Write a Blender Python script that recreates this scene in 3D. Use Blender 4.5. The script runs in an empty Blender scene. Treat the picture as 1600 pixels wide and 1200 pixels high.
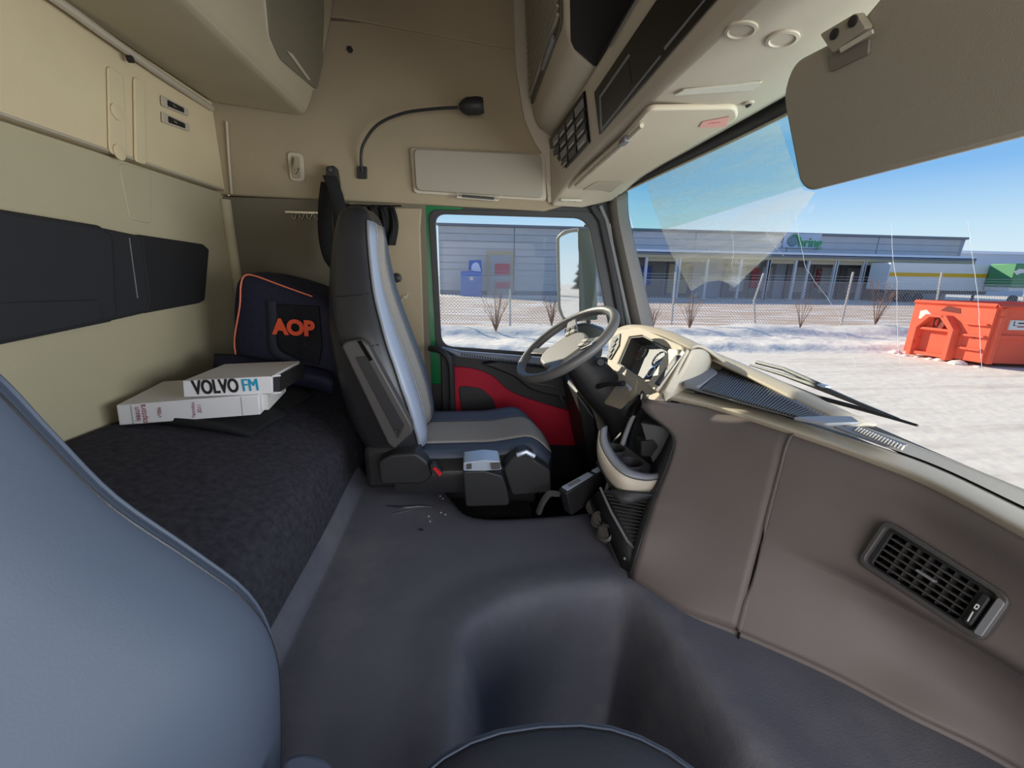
import bpy, bmesh, math, random
from mathutils import Vector, Matrix
from mathutils.bvhtree import BVHTree
V = Vector
random.seed(7)
S = bpy.context.scene
COL = S.collection

# ------------------------------------------------------------------ camera
F_PX = 650.0
PITCH, YAW, ROLL = math.radians(14.7), math.radians(5.9), math.radians(0.9)
CAM_H = 2.45                                   # camera above the ground outside
fw = V((math.sin(YAW)*math.cos(PITCH), math.cos(YAW)*math.cos(PITCH), -math.sin(PITCH)))
r0 = V((math.cos(YAW), -math.sin(YAW), 0)); u0 = r0.cross(fw)
rt = r0*math.cos(ROLL)+u0*math.sin(ROLL); up = u0*math.cos(ROLL)-r0*math.sin(ROLL)
cd = bpy.data.cameras.new('camera'); cam = bpy.data.objects.new('camera', cd); COL.objects.link(cam)
cd.sensor_width = 36; cd.lens = F_PX/1600*36; cd.clip_start = 0.01; cd.clip_end = 500
M = Matrix((rt, up, -fw)).transposed().to_4x4(); M.translation = V((0, 0, CAM_H)); cam.matrix_world = M
S.camera = cam
S.view_settings.view_transform = 'Standard'; S.view_settings.look = 'None'
S.view_settings.exposure = 0.0; S.view_settings.gamma = 1; S.view_settings.use_curve_mapping = False

# ------------------------------------------------------------------ sky, sun and two added fill lamps
w = bpy.data.worlds.new('world'); S.world = w; w.use_nodes = True
nt = w.node_tree; nt.nodes.clear()
o_ = nt.nodes.new('ShaderNodeOutputWorld'); bg = nt.nodes.new('ShaderNodeBackground')
tc = nt.nodes.new('ShaderNodeTexCoord'); sx = nt.nodes.new('ShaderNodeSeparateXYZ')
cr = nt.nodes.new('ShaderNodeValToRGB'); nt.links.new(tc.outputs['Generated'], sx.inputs[0]); nt.links.new(sx.outputs['Z'], cr.inputs[0])
e = cr.color_ramp.elements
e[0].position = 0.0; e[0].color = (0.86, 0.92, 0.97, 1)
e[1].position = 1.0; e[1].color = (0.09, 0.20, 0.50, 1)
a = cr.color_ramp.elements.new(0.09); a.color = (0.58, 0.79, 0.95, 1)
a = cr.color_ramp.elements.new(0.18); a.color = (0.25, 0.52, 0.90, 1)
a = cr.color_ramp.elements.new(0.45); a.color = (0.15, 0.33, 0.72, 1)
mp = nt.nodes.new('ShaderNodeMapping'); mp.inputs['Scale'].default_value = (1.2, 1.2, 9)
nz = nt.nodes.new('ShaderNodeTexNoise'); nz.inputs['Scale'].default_value = 1.6; nz.inputs['Detail'].default_value = 4
nt.links.new(tc.outputs['Generated'], mp.inputs[0]); nt.links.new(mp.outputs[0], nz.inputs[0])
c2 = nt.nodes.new('ShaderNodeValToRGB'); c2.color_ramp.elements[0].position = .48; c2.color_ramp.elements[1].position = .72
c2.color_ramp.elements[1].color = (.28, .28, .28, 1)
nt.links.new(nz.outputs[0], c2.inputs[0])
mx = nt.nodes.new('ShaderNodeMixRGB'); mx.inputs[2].default_value = (0.86, 0.92, 0.98, 1)
nt.links.new(c2.outputs[0], mx.inputs[0]); nt.links.new(cr.outputs[0], mx.inputs[1])
nt.links.new(mx.outputs[0], bg.inputs[0]); bg.inputs[1].default_value = 1.0; nt.links.new(bg.outputs[0], o_.inputs[0])

SUN_DIR = V((-0.58, 0.70, 0.42)).normalized()
sl = bpy.data.lights.new('sun', 'SUN'); sl.energy = 7.0; sl.angle = math.radians(0.6); sl.color = (1, .88, .70)
so = bpy.data.objects.new('sun', sl); COL.objects.link(so); so.rotation_euler = SUN_DIR.to_track_quat('Z', 'Y').to_euler()
al = bpy.data.lights.new('door_fill', 'AREA'); al.shape = 'RECTANGLE'; al.size = 1.6; al.size_y = 1.5; al.energy = 42; al.color = (1, .94, .88)  # fill lamp added behind the camera to brighten the cab
ao = bpy.data.objects.new('door_fill', al); COL.objects.link(ao)
ao.location = (0.15, -1.15, CAM_H+0.25); ao.rotation_euler = (V((0, -1, .12))).to_track_quat('Z', 'Y').to_euler()

bl_ = bpy.data.lights.new('windscreen_fill', 'AREA'); bl_.shape = 'RECTANGLE'; bl_.size = 1.7; bl_.size_y = 1.0; bl_.energy = 60; bl_.color = (.95, .97, 1)  # second added fill lamp, out of view ahead of the windscreen
bo = bpy.data.objects.new('windscreen_fill', bl_); COL.objects.link(bo)
bo.location = (1.75, -.15, CAM_H-0.15); bo.rotation_euler = (V((1, -.22, -.10))).to_track_quat('Z', 'Y').to_euler()

# ------------------------------------------------------------------ helpers
def ray(u, v): return fw+rt*((u-800)/F_PX)+up*((600-v)/F_PX)
def P(u, v, X=None, Y=None, Z=None):
    d = ray(u, v)
    t = X/d.x if X is not None else (Y/d.y if Y is not None else Z/d.z)
    return d*t
def PP(u, v, p, n):
    d = ray(u, v); return d*(V(p).dot(V(n))/d.dot(V(n)))

def obj(name, me, mat=None, parent=None, smooth=True, bevel=0, seg=2, solid=0, sub=0, sharp=35, off=-1):
    if mat is not None: me.materials.append(mat)
    o = bpy.data.objects.new(name, me); COL.objects.link(o); o.parent = parent
    if smooth:
        for p in me.polygons: p.use_smooth = True
        me.set_sharp_from_angle(angle=math.radians(sharp))
    if solid:
        m = o.modifiers.new('s', 'SOLIDIFY'); m.thickness = solid; m.offset = off
    if bevel:
        m = o.modifiers.new('b', 'BEVEL'); m.width = bevel; m.segments = seg; m.limit_method = 'ANGLE'; m.angle_limit = math.radians(30)
    if sub:
        m = o.modifiers.new('u', 'SUBSURF'); m.levels = sub; m.render_levels = sub
    return o

class MB:
    def __init__(s): s.v = []; s.f = []
    def add(s, vs, fs):
        n = len(s.v); s.v += [tuple(a) for a in vs]; s.f += [tuple(i+n for i in f) for f in fs]; return s
    def box(s, c, d, ax=None):
        ex, ey, ez = ax or (V((1, 0, 0)), V((0, 1, 0)), V((0, 0, 1)))
        c = V(c); vs = []
        for k in (-1, 1):
            for j in (-1, 1):
                for i in (-1, 1): vs.append(c+ex*(i*d[0]/2)+ey*(j*d[1]/2)+ez*(k*d[2]/2))
        return s.add(vs, [(0, 2, 3, 1), (4, 5, 7, 6), (0, 1, 5, 4), (2, 6, 7, 3), (0, 4, 6, 2), (1, 3, 7, 5)])
    def prism(s, pts, vec):
        n = len(pts); pts = [V(p) for p in pts]; vec = V(vec)
        return s.add(pts+[p+vec for p in pts], [tuple(range(n-1, -1, -1)), tuple(range(n, 2*n))]+[(i, (i+1) % n, n+(i+1) % n, n+i) for i in range(n)])
    def tube(s, path, r, n=8, closed=False):
        path = [V(p) for p in path]; L = len(path); rr = r if isinstance(r, (list, tuple)) else [r]*L
        base = len(s.v); prev = None
        for i, p in enumerate(path):
            if closed: t = path[(i+1) % L]-path[i-1]
            else: t = path[min(i+1, L-1)]-path[max(i-1, 0)]
            t.normalize()
            if prev is None:
                a = V((0, 0, 1)) if abs(t.z) < .9 else V((1, 0, 0)); x = t.cross(a).normalized()
            else: x = (prev-t*prev.dot(t)).normalized()
            prev = x; y = t.cross(x)
            for k in range(n):
                an = 2*math.pi*k/n; s.v.append(tuple(p+(x*math.cos(an)+y*math.sin(an))*rr[i]))
        for i in range(L if closed else L-1):
            j = (i+1) % L
            for k in range(n): s.f.append((base+i*n+k, base+i*n+(k+1) % n, base+j*n+(k+1) % n, base+j*n+k))
        if not closed:
            s.f.append(tuple(base+k for k in range(n-1, -1, -1))); s.f.append(tuple(base+(L-1)*n+k for k in range(n)))
        return s
    def lathe(s, c, ax, prof, n=20):       # prof: list of (radius, height along ax)
        c = V(c); ax = V(ax).normalized(); a = V((0, 0, 1)) if abs(ax.z) < .9 else V((1, 0, 0)); x = ax.cross(a).normalized(); y = ax.cross(x)
        b = len(s.v)
        for (r, h) in prof:
            for k in range(n):
                an = 2*math.pi*k/n; s.v.append(tuple(c+ax*h+(x*math.cos(an)+y*math.sin(an))*max(r, 1e-5)))
        for i in range(len(prof)-1):
            for k in range(n): s.f.append((b+i*n+k, b+i*n+(k+1) % n, b+(i+1)*n+(k+1) % n, b+(i+1)*n+k))
        s.f.append(tuple(b+k for k in range(n-1, -1, -1))); s.f.append(tuple(b+(len(prof)-1)*n+k for k in range(n)))
        return s
    def grid(s, G, wrap=False):
        m = len(G); n = len(G[0]); b = len(s.v)
        for r in G: s.v += [tuple(p) for p in r]
        for i in range(m-1):
            for j in range(n if wrap else n-1):
                k = (j+1) % n
                s.f.append((b+i*n+j, b+i*n+k, b+(i+1)*n+k, b+(i+1)*n+j))
        return s
    def me(s, name):
        m = bpy.data.meshes.new(name); m.from_pydata(s.v, [], s.f); m.update()
        bm = bmesh.new(); bm.from_mesh(m); bmesh.ops.recalc_face_normals(bm, faces=bm.faces); bm.to_mesh(m); bm.free()
        return m
    def build(s, name, mat=None, parent=None, **k): return obj(name, s.me(name), mat, parent, **k)

def cr1(pts, n):                                # Catmull-Rom through points
    pts = [V(p) for p in pts]; out = []
    for i in range(len(pts)-1):
        p0 = pts[i-1] if i else pts[0]*2-pts[1]; p1 = pts[i]; p2 = pts[i+1]
        p3 = pts[i+2] if i+2 < len(pts) else p2*2-p1
        for k in range(n):
            t = k/n
            out.append(.5*((2*p1)+(p2-p0)*t+(2*p0-5*p1+4*p2-p3)*t*t+(3*p1-p0-3*p2+p3)*t**3))
    out.append(pts[-1]); return out
def patch(rows, n=4, m=4):
    R = [cr1(r, n) for r in rows]; cols = [cr1([r[j] for r in R], m) for j in range(len(R[0]))]
    return [[c[i] for c in cols] for i in range(len(cols[0]))]
def rpoly(pts, r, n=4):                         # rounded corners of a polygon
    pts = [V(p) for p in pts]; out = []; L = len(pts)
    for i, p in enumerate(pts):
        rr = r[i] if isinstance(r, (list, tuple)) else r
        a = pts[i-1]-p; b = pts[(i+1) % L]-p
        if rr <= 0: out.append(p); continue
        k = min(rr, a.length*.45, b.length*.45); a = p+a.normalized()*k; b = p+b.normalized()*k
        for j in range(n+1):
            t = j/n; out.append(a*(1-t)**2+p*2*t*(1-t)+b*t*t)
    return out
def slab(pts, vec, r=0): return MB().prism(rpoly(pts, r) if r else pts, vec)
def tag(o, label, cat, group=None):
    o['label'] = label; o['category'] = cat
    if group: o['group'] = group
    return o
def struct(o): o['kind'] = 'structure'; return o
def stuff(o): o['kind'] = 'stuff'; return o
def empty(name, loc=(0, 0, 0)):
    o = bpy.data.objects.new(name, None); COL.objects.link(o); o.location = loc; o.empty_display_size = .05; return o
def thing(name, label, cat, group=None): return tag(empty(name), label, cat, group)
def text(name, s, size, o, ex, ey, mat, parent, depth=.0006, squash=1, bold=0):
    c = bpy.data.curves.new('t', 'FONT'); c.body = s; c.size = size; c.extrude = depth; c.offset = bold; c.align_x = 'CENTER'; c.align_y = 'CENTER'
    t = bpy.data.objects.new('t', c); COL.objects.link(t)
    m = bpy.data.meshes.new_from_object(t.evaluated_get(bpy.context.evaluated_depsgraph_get()))
    bpy.data.objects.remove(t)
    ex = V(ex).normalized(); ey = V(ey); ey = (ey-ex*ey.dot(ex)).normalized(); ez = ex.cross(ey)
    A = Matrix((ex*squash, ey, ez)).transposed().to_4x4(); A.translation = V(o); m.transform(A)
    return obj(name, m, mat, parent, smooth=False)
def bvh_of(mb): return BVHTree.FromPolygons(mb.v, mb.f)
def hit(b, u, v):
    h = b.ray_cast(V((0, 0, 0)), ray(u, v).normalized())
    if h[0] is None:                            # just past the rim: closest point of the surface to the line of sight
        d = ray(u, v).normalized(); best = None
        for k in range(1, 60):
            n = b.find_nearest(d*(k*.05))
            if best is None or n[3] < best[3]: best = n
        h = best; print('MISS', u, v, round(best[3], 3))
    return h[0], (h[1] if h[1].dot(ray(u, v)) < 0 else -h[1])

# ------------------------------------------------------------------ materials
def srgb(r, g, b): return tuple(((c/255)/12.92 if c/255 <= .04045 else ((c/255+.055)/1.055)**2.4) for c in (r, g, b))+(1,)
def mat(name, col, rough=.6, bump=0, bs=400, spec=.5, metal=0, var=0, vs=6, voro=False, coat=0, stretch=None, dist=.002):
    m = bpy.data.materials.new(name); m.use_nodes = True; t = m.node_tree; b = t.nodes['Principled BSDF']
    b.inputs['Base Color'].default_value = col; b.inputs['Roughness'].default_value = rough
    b.inputs['Specular IOR Level'].default_value = spec; b.inputs['Metallic'].default_value = metal; b.inputs['Coat Weight'].default_value = coat
    tcn = t.nodes.new('ShaderNodeTexCoord'); src = tcn.outputs['Object']
    if stretch:
        mpn = t.nodes.new('ShaderNodeMapping'); mpn.inputs['Scale'].default_value = stretch; t.links.new(src, mpn.inputs[0]); src = mpn.outputs[0]
    if bump:
        n = t.nodes.new('ShaderNodeTexVoronoi' if voro else 'ShaderNodeTexNoise'); n.inputs['Scale'].default_value = bs
        t.links.new(src, n.inputs['Vector'])
        bn = t.nodes.new('ShaderNodeBump'); bn.inputs['Strength'].default_value = bump; bn.inputs['Distance'].default_value = dist
        t.links.new(n.outputs[0], bn.inputs['Height']); t.links.new(bn.outputs[0], b.inputs['Normal'])
    if var:
        n = t.nodes.new('ShaderNodeTexNoise'); n.inputs['Scale'].default_value = vs; n.inputs['Detail'].default_value = 6
        t.links.new(src, n.inputs['Vector'])
        rp = t.nodes.new('ShaderNodeValToRGB'); rp.color_ramp.elements[0].position = .3; rp.color_ramp.elements[1].position = .7
        c = col; rp.color_ramp.elements[0].color = (c[0]*(1-var), c[1]*(1-var), c[2]*(1-var), 1)
        rp.color_ramp.elements[1].color = (min(1, c[0]*(1+var)), min(1, c[1]*(1+var)), min(1, c[2]*(1+var)), 1)
        t.links.new(n.outputs[0], rp.inputs[0]); t.links.new(rp.outputs[0], b.inputs['Base Color'])
    return m
def two_tone(m, col2, scale, lo, hi, stretch=(1, 1, 1), seed=0):
    """mix a second colour over the material with a noise mask"""
    t = m.node_tree; b = t.nodes['Principled BSDF']; tcn = t.nodes.new('ShaderNodeTexCoord'); mpn = t.nodes.new('ShaderNodeMapping')
    mpn.inputs['Scale'].default_value = stretch; mpn.inputs['Location'].default_value = (seed, seed*.7, 0); t.links.new(tcn.outputs['Object'], mpn.inputs[0])
    n = t.nodes.new('ShaderNodeTexNoise'); n.inputs['Scale'].default_value = scale; n.inputs['Detail'].default_value = 7; n.inputs['Roughness'].default_value = .65
    t.links.new(mpn.outputs[0], n.inputs['Vector'])
    rp = t.nodes.new('ShaderNodeValToRGB'); rp.color_ramp.elements[0].position = lo; rp.color_ramp.elements[1].position = hi
    t.links.new(n.outputs[0], rp.inputs[0]); mxn = t.nodes.new('ShaderNodeMixRGB'); mxn.inputs[2].default_value = col2
    t.links.new(rp.outputs[0], mxn.inputs[0])
    if b.inputs['Base Color'].is_linked: t.links.new(b.inputs['Base Color'].links[0].from_socket, mxn.inputs[1])
    else: mxn.inputs[1].default_value = b.inputs['Base Color'].default_value
    t.links.new(mxn.outputs[0], b.inputs['Base Color']); return m
def glass(name, tint=(1, 1, 1, 1), refl=.06):
    m = bpy.data.materials.new(name); m.use_nodes = True; t = m.node_tree; t.nodes.clear()
    o = t.nodes.new('ShaderNodeOutputMaterial'); tr = t.nodes.new('ShaderNodeBsdfTransparent'); g = t.nodes.new('ShaderNodeBsdfGlossy'); x = t.nodes.new('ShaderNodeMixShader')
    tr.inputs[0].default_value = tint; g.inputs['Roughness'].default_value = .01; x.inputs[0].default_value = refl
    t.links.new(tr.outputs[0], x.inputs[1]); t.links.new(g.outputs[0], x.inputs[2]); t.links.new(x.outputs[0], o.inputs[0]); return m
def film(name, col, dens, scale, lo, hi, stretch=(1, 1, 1), rot=(0, 0, 0), base=.0):
    m = bpy.data.materials.new(name); m.use_nodes = True; t = m.node_tree; t.nodes.clear()
    o = t.nodes.new('ShaderNodeOutputMaterial'); tr = t.nodes.new('ShaderNodeBsdfTransparent'); d = t.nodes.new('ShaderNodeBsdfTranslucent'); d2 = t.nodes.new('ShaderNodeBsdfDiffuse')
    d.inputs[0].default_value = col; d2.inputs[0].default_value = col; ad = t.nodes.new('ShaderNodeMixShader'); ad.inputs[0].default_value = .5
    t.links.new(d.outputs[0], ad.inputs[1]); t.links.new(d2.outputs[0], ad.inputs[2])
    x = t.nodes.new('ShaderNodeMixShader'); tcn = t.nodes.new('ShaderNodeTexCoord'); mpn = t.nodes.new('ShaderNodeMapping'); mpn.inputs['Scale'].default_value = stretch; mpn.inputs['Rotation'].default_value = rot
    n = t.nodes.new('ShaderNodeTexNoise'); n.inputs['Scale'].default_value = scale; n.inputs['Detail'].default_value = 5
    mr = t.nodes.new('ShaderNodeMapRange'); mr.inputs[1].default_value = lo; mr.inputs[2].default_value = hi; mr.inputs[3].default_value = base; mr.inputs[4].default_value = dens
    t.links.new(tcn.outputs['Object'], mpn.inputs[0]); t.links.new(mpn.outputs[0], n.inputs[0]); t.links.new(n.outputs[0], mr.inputs[0]); t.links.new(mr.outputs[0], x.inputs[0])
    t.links.new(tr.outputs[0], x.inputs[1]); t.links.new(ad.outputs[0], x.inputs[2]); t.links.new(x.outputs[0], o.inputs[0]); return m

m_beige = mat('beige_liner', srgb(180, 168, 142), .9, .25, 500, .2, var=.05, vs=3)
m_beige_warm = mat('warm_liner', srgb(214, 197, 163), .9, .3, 420, .2, var=.05, vs=3)
m_beige_plastic = mat('beige_plastic', srgb(186, 175, 158), .55, .12, 700, .4)
m_olive = mat('olive_liner', srgb(182, 172, 144), .9, .2, 420, .2, var=.04, vs=3)
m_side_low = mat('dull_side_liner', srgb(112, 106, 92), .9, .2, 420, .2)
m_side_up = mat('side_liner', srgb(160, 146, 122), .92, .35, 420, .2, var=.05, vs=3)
m_pad = mat('black_pad', srgb(46, 46, 50), .75, .3, 600, .3)
m_mesh = mat('mesh_panel', srgb(125, 118, 98), .85, .5, 900, .2, voro=True)
m_visor = mat('visor_vinyl', srgb(158, 150, 136), .7, .15, 700, .3)
m_dash = mat('dash_plastic', srgb(104, 95, 92), .55, .35, 900, .45, var=.04, vs=8, dist=.0006)
m_dashtop = mat('dash_top_beige', srgb(178, 168, 150), .6, .25, 800, .4)
m_tray = mat('tray_grey', srgb(110, 112, 118), .6, .2, 800, .4)
m_mat = mat('rubber_mat', srgb(91, 92, 102), .62, .6, 260, .45, var=.10, vs=7, dist=.0012)
two_tone(m_mat, srgb(108, 107, 113), 3.0, .5, .68)
m_leather_sheen = mat('sky_sheen_leather', srgb(74, 83, 99), .55, .10, 350, .5, dist=.001, var=.03, vs=5)  # dark leather with the blue sheen of the sky put into its colour
m_leather_dark = mat('black_leather', srgb(38, 38, 41), .38, .25, 350, .5, dist=.001)
m_fabric = mat('grey_seat_fabric', srgb(158, 153, 148), .95, .6, 900, .1, var=.25, vs=400)
m_bolster_lit = mat('lit_bolster_vinyl', srgb(150, 160, 180), .4, .1, 500, .5)  # near bolster only: the light falling on it is painted as a paler tone
m_black = mat('black_plastic', srgb(38, 38, 40), .5, .15, 800, .45)
m_blackg = mat('gloss_black', srgb(10, 10, 11), .25, 0, spec=.3)
m_blackm = mat('matt_black', srgb(20, 20, 21), .9)
m_dgrey = mat('dark_grey_plastic', srgb(72, 69, 68), .45, .15, 800, .45)
m_grey = mat('mid_grey_plastic', srgb(120, 120, 124), .4, .1, 800, .5)
m_silver = mat('silver_plastic', srgb(175, 185, 200), .3, 0, metal=.3)
m_chrome = mat('chrome', srgb(220, 220, 220), .12, 0, metal=1)
m_navyfab = mat('bed_fabric', srgb(58, 57, 64), .95, .8, 300, .15, var=.3, vs=60)
m_bag = mat('navy_nylon', srgb(30, 32, 52), .7, .4, 40, .3, dist=.01)
m_bagdark = mat('dark_nylon', srgb(16, 17, 26), .75, .4, 40, .3, dist=.01)
m_strap = mat('grey_webbing', srgb(48, 51, 62), .85, .5, 600, .2)
m_orange = mat('orange_print', srgb(226, 84, 50), .7)
m_pipe = mat('orange_piping', srgb(240, 130, 100), .6)
m_red = mat('red_door_vinyl', srgb(175, 20, 48), .6, .2, 500, .3)
m_green = mat('green_paint', srgb(0, 110, 62), .25, 0, spec=.6, coat=.5)
m_rubber = mat('rubber_seal', srgb(48, 48, 50), .6)
m_ledge = mat('door_ledge', srgb(120, 128, 145), .45, .1, 700)
m_white = mat('white_card', srgb(225, 222, 225), .5, .05, 60)
m_paper = mat('off_white_paper', srgb(215, 212, 206), .8)
m_ink = mat('black_ink', srgb(30, 28, 28), .7)
m_blueink = mat('blue_ink', srgb(20, 150, 190), .6)
m_redink = mat('dark_red_ink', srgb(140, 50, 80), .6)
m_glass = glass('window_glass', (.95, .98, .98, 1), .005)
m_lens = mat('lamp_lens', srgb(200, 195, 180), .25, .2, 200)
m_label = mat('pink_label', srgb(225, 160, 150), .6)
m_shelfdark = mat('dark_shelf', srgb(40, 38, 38), .85)
m_redbtn = mat('red_button', srgb(200, 30, 40), .4)

# ------------------------------------------------------------------ cab shell
YL, YR, XB, ZC, ZF = 2.10, -0.42, -1.08, 1.34, -1.30     # driver-side wall, passenger-side wall, back wall, roof, floor
HW = .335                                                  # height of the seam between lower and upper trim panels
struct(MB().box((-.05, .85, ZF-.03), (2.2, 2.7, .06)).build('floor', mat('floor_rubber', srgb(34, 34, 36), .8), bevel=.004))
struct(MB().box((-.1, .85, ZC+.03), (2.1, 2.7, .06)).build('ceiling', m_side_up))

# back wall: lower panel, rounded upper panel with relief and two slots
wb = struct(MB().box((XB-.03, .85, -.48), (.06, 2.7, 1.62)).build('wall_back', m_olive, bevel=.004))
MB().box((XB-.02, .85, .5*(HW+ZC)+.01), (.08, 2.7, ZC-HW+.02)).build('upper_panel', m_beige_warm, wb, bevel=.012, seg=3)
MB().box((XB+.016, .85, HW+.004), (.012, 2.6, .008)).build('panel_lip', m_beige_plastic, wb, bevel=.003)
xr = XB+.024
def wrect(px, x, d, r, name, m, par, **k):
    p = [P(u, v, X=x) for u, v in px]; return slab(p, (d, 0, 0), r).build(name, m, par, **k)
wrect([(165, 100), (190, 118), (196, 250), (168, 238)], xr-.002, .006, .02, 'relief_panel', m_beige_warm, wb, bevel=.006, seg=3)
wrect([(206, 118), (222, 128), (226, 258), (208, 252)], xr-.002, .008, .015, 'relief_rib', m_beige_warm, wb, bevel=.006, seg=3)
wrect([(182, 254), (232, 266), (234, 350), (200, 343)], XB-.002, .006, .02, 'relief_panel', m_olive, wb, bevel=.006, seg=3)
for pc in ((182, 175), (186, 238)):
    MB().lathe(P(*pc, X=xr+.006), (1, 0, 0), [(.022, 0), (.022, .003), (.018, .004)], 20).build('plug', m_beige_warm, wb)
for a, b in (((250, 148), (292, 182)), ((251, 174), (294, 206))):
    p = [P(a[0], a[1], X=xr), P(b[0], b[1]-12, X=xr), P(b[0]+1, b[1], X=xr), P(a[0]+1, a[1]+17, X=xr)]
    fr = slab(p, (.005, 0, 0), .008).build('slot_frame', m_beige_plastic, wb, bevel=.002)
    c = sum(p, V())/4; q = [c+(x-c)*.62 for x in p]
    slab([x+V((.004, 0, 0)) for x in q], (.002, 0, 0), .004).build('slot', m_ink, fr)
    MB().tube([c+V((.007, -.02, 0)), c+V((.007, -.005, -.003))], .0025, 6).build('clip', m_chrome, fr)
# screw heads at the seam corner
MB().lathe(P(357, 305, Y=YL-.012), (0, -1, 0), [(.006, 0), (.006, .003), (.003, .005)], 12).build('screw', m_chrome, wb)
MB().lathe(P(200, 92, X=xr+.02), (1, 0, 0), [(.010, 0), (.010, .012), (.004, .014)], 12).build('screw', m_ink, wb)
# long tube of trim tucked under the rear cabinet
MB().tube(cr1([(XB+.045, .2, .660), (XB+.05, 1.25, .655), (XB+.052, 1.5, .645), (XB+.045, 1.75, .64), (XB+.03, 2.06, .645)], 8), .012, 8).build('trim_strip', m_beige_plastic, wb)

# driver-side wall: rear lower panel, upper panel above the door, corner post
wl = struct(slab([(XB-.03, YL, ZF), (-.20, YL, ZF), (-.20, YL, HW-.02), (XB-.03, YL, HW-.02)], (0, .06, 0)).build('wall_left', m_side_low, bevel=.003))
UP = [(XB-.03, YL-.012, HW-.015), (-.215, YL-.012, HW-.028), (.36, YL-.012, HW-.04), (.60, YL-.012, HW+.03), (.80, YL-.012, .50), (.80, YL-.012, 1.0), (XB-.03, YL-.012, 1.0)]
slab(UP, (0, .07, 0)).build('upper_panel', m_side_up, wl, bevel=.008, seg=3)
slab([(XB-.03, YL-.03, 1.03), (.80, YL-.012, .86), (.80, YL-.012, ZC), (XB-.03, YL-.012, ZC)][:0] or [(XB-.03, YL-.02, 1.004), (-.51, YL-.02, 1.004), (.20, YL-.02, .935), (.80, YL-.02, .89), (.80, YL-.02, ZC), (XB-.03, YL-.02, ZC)], (0, .06, 0)).build('roof_side_panel', m_side_up, wl, bevel=.004)
MB().tube([(XB+.015, YL-.010, -.55), (XB+.015, YL-.010, .30)], .022, 12).build('corner_post', m_olive, wl)
MB().tube([P(354, 190, Y=YL-.02), P(357, 240, Y=YL-.02), P(362, 303, Y=YL-.02)], .005, 8).build('corner_strip', m_beige_plastic, wl)
MB().lathe(P(547, 78, Y=YL-.014), (0, -1, 0), [(.013, 0), (.013, .006), (.006, .008)], 6).build('plug', m_ink, wl)
# pillar trim between the seat and the door
slab([(-.40, YL-.014, ZF), (-.235, YL-.014, ZF), (-.225, YL-.014, .20), (-.215, YL-.014, .29), (-.38, YL-.014, .29)], (0, .03, 0)).build('pillar_trim', m_side_up, wl, bevel=.006)
# passenger-side wall behind the open passenger door
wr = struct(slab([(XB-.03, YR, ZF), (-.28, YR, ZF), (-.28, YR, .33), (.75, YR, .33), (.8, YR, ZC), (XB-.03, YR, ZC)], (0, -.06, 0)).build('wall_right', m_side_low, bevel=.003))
# front bulkhead under the windscreen and above it
struct(slab([(1.00, YR, ZF), (1.06, YR, ZF), (1.06, YR, -.42), (1.00, YR, -.42)], (0, 2.6, 0)).build('wall_front', m_black))
struct(slab([(.80, YR, .47), (.86, YR, .47), (.86, YR, ZC), (.80, YR, ZC)], (0, 2.6, 0)).build('wall_header', m_shelfdark))

# ------------------------------------------------------------------ driver's door with its window
YD = 2.12
d1 = struct(empty('door_1'))
green = [P(u, v, Y=YD) for u, v in ((664, 322), (705, 318), (880, 326), (950, 330), (985, 500), (990, 560), (760, 580), (706, 640), (664, 560))]
wo = rpoly([P(u, v, Y=YD) for u, v in ((679, 333), (921, 341), (965, 560), (690, 540))], [.05, .06, .03, .05], 6)
def ring(outer, inner, vec, name, m, par, **k):
    # frame between two loops of equal length
    n = len(outer); mb = MB(); vec = V(vec)
    vs = list(outer)+list(inner)+[p+vec for p in outer]+[p+vec for p in inner]; fs = []
    for i in range(n):
        j = (i+1) % n
        fs += [(i, j, n+j, n+i), (2*n+i, 3*n+i, 3*n+j, 2*n+j), (i, 2*n+i, 2*n+j, j), (n+i, n+j, 3*n+j, 3*n+i)]
    return mb.add(vs, fs).build(name, m, par, **k)
def scale_loop(L, c, fx, fz, dy=0):
    return [V((c.x+(p.x-c.x)*fx, p.y+dy, c.z+(p.z-c.z)*fz)) for p in L]
g_out = rpoly([P(u, v, Y=YD) for u, v in ((656, 316), (940, 318), (1000, 600), (664, 600))], [.05, .06, .02, .02], 6)
g_in = rpoly([P(u, v, Y=YD) for u, v in ((676, 329), (925, 336), (975, 570), (688, 549))], [.05, .06, .03, .05], 6)
ring(g_out, g_in, (0, .03, 0), 'green_frame', m_green, d1, bevel=.003)
s_out = rpoly([P(u, v, Y=YD-.012) for u, v in ((669, 327), (934, 330), (985, 580), (682, 553))], [.05, .07, .03, .06], 6)
s_in = rpoly([P(u, v, Y=YD-.012) for u, v in ((680, 334), (918, 341), (962, 560), (690, 541))], [.05, .07, .03, .06], 6)
ring(s_out, s_in, (0, .02, 0), 'window_seal', m_rubber, d1, bevel=.004, seg=3)
slab([P(u, v, Y=2.112) for u, v in ((724, 312), (860, 316), (955, 300), (966, 345), (948, 350), (930, 331), (724, 329))], (0, .012, 0)).build('upper_gasket', m_rubber, d1)
w1 = struct(slab([P(u, v, Y=YD+.008) for u, v in ((678, 331), (926, 336), (975, 566), (686, 545))], (0, .004, 0)).build('window_1', m_glass))
slab([P(u, v, Y=YD+.01) for u, v in ((650, 545), (720, 552), (720, 800), (640, 800))], (0, .03, 0)).build('door_sill_panel', m_black, d1)
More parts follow.
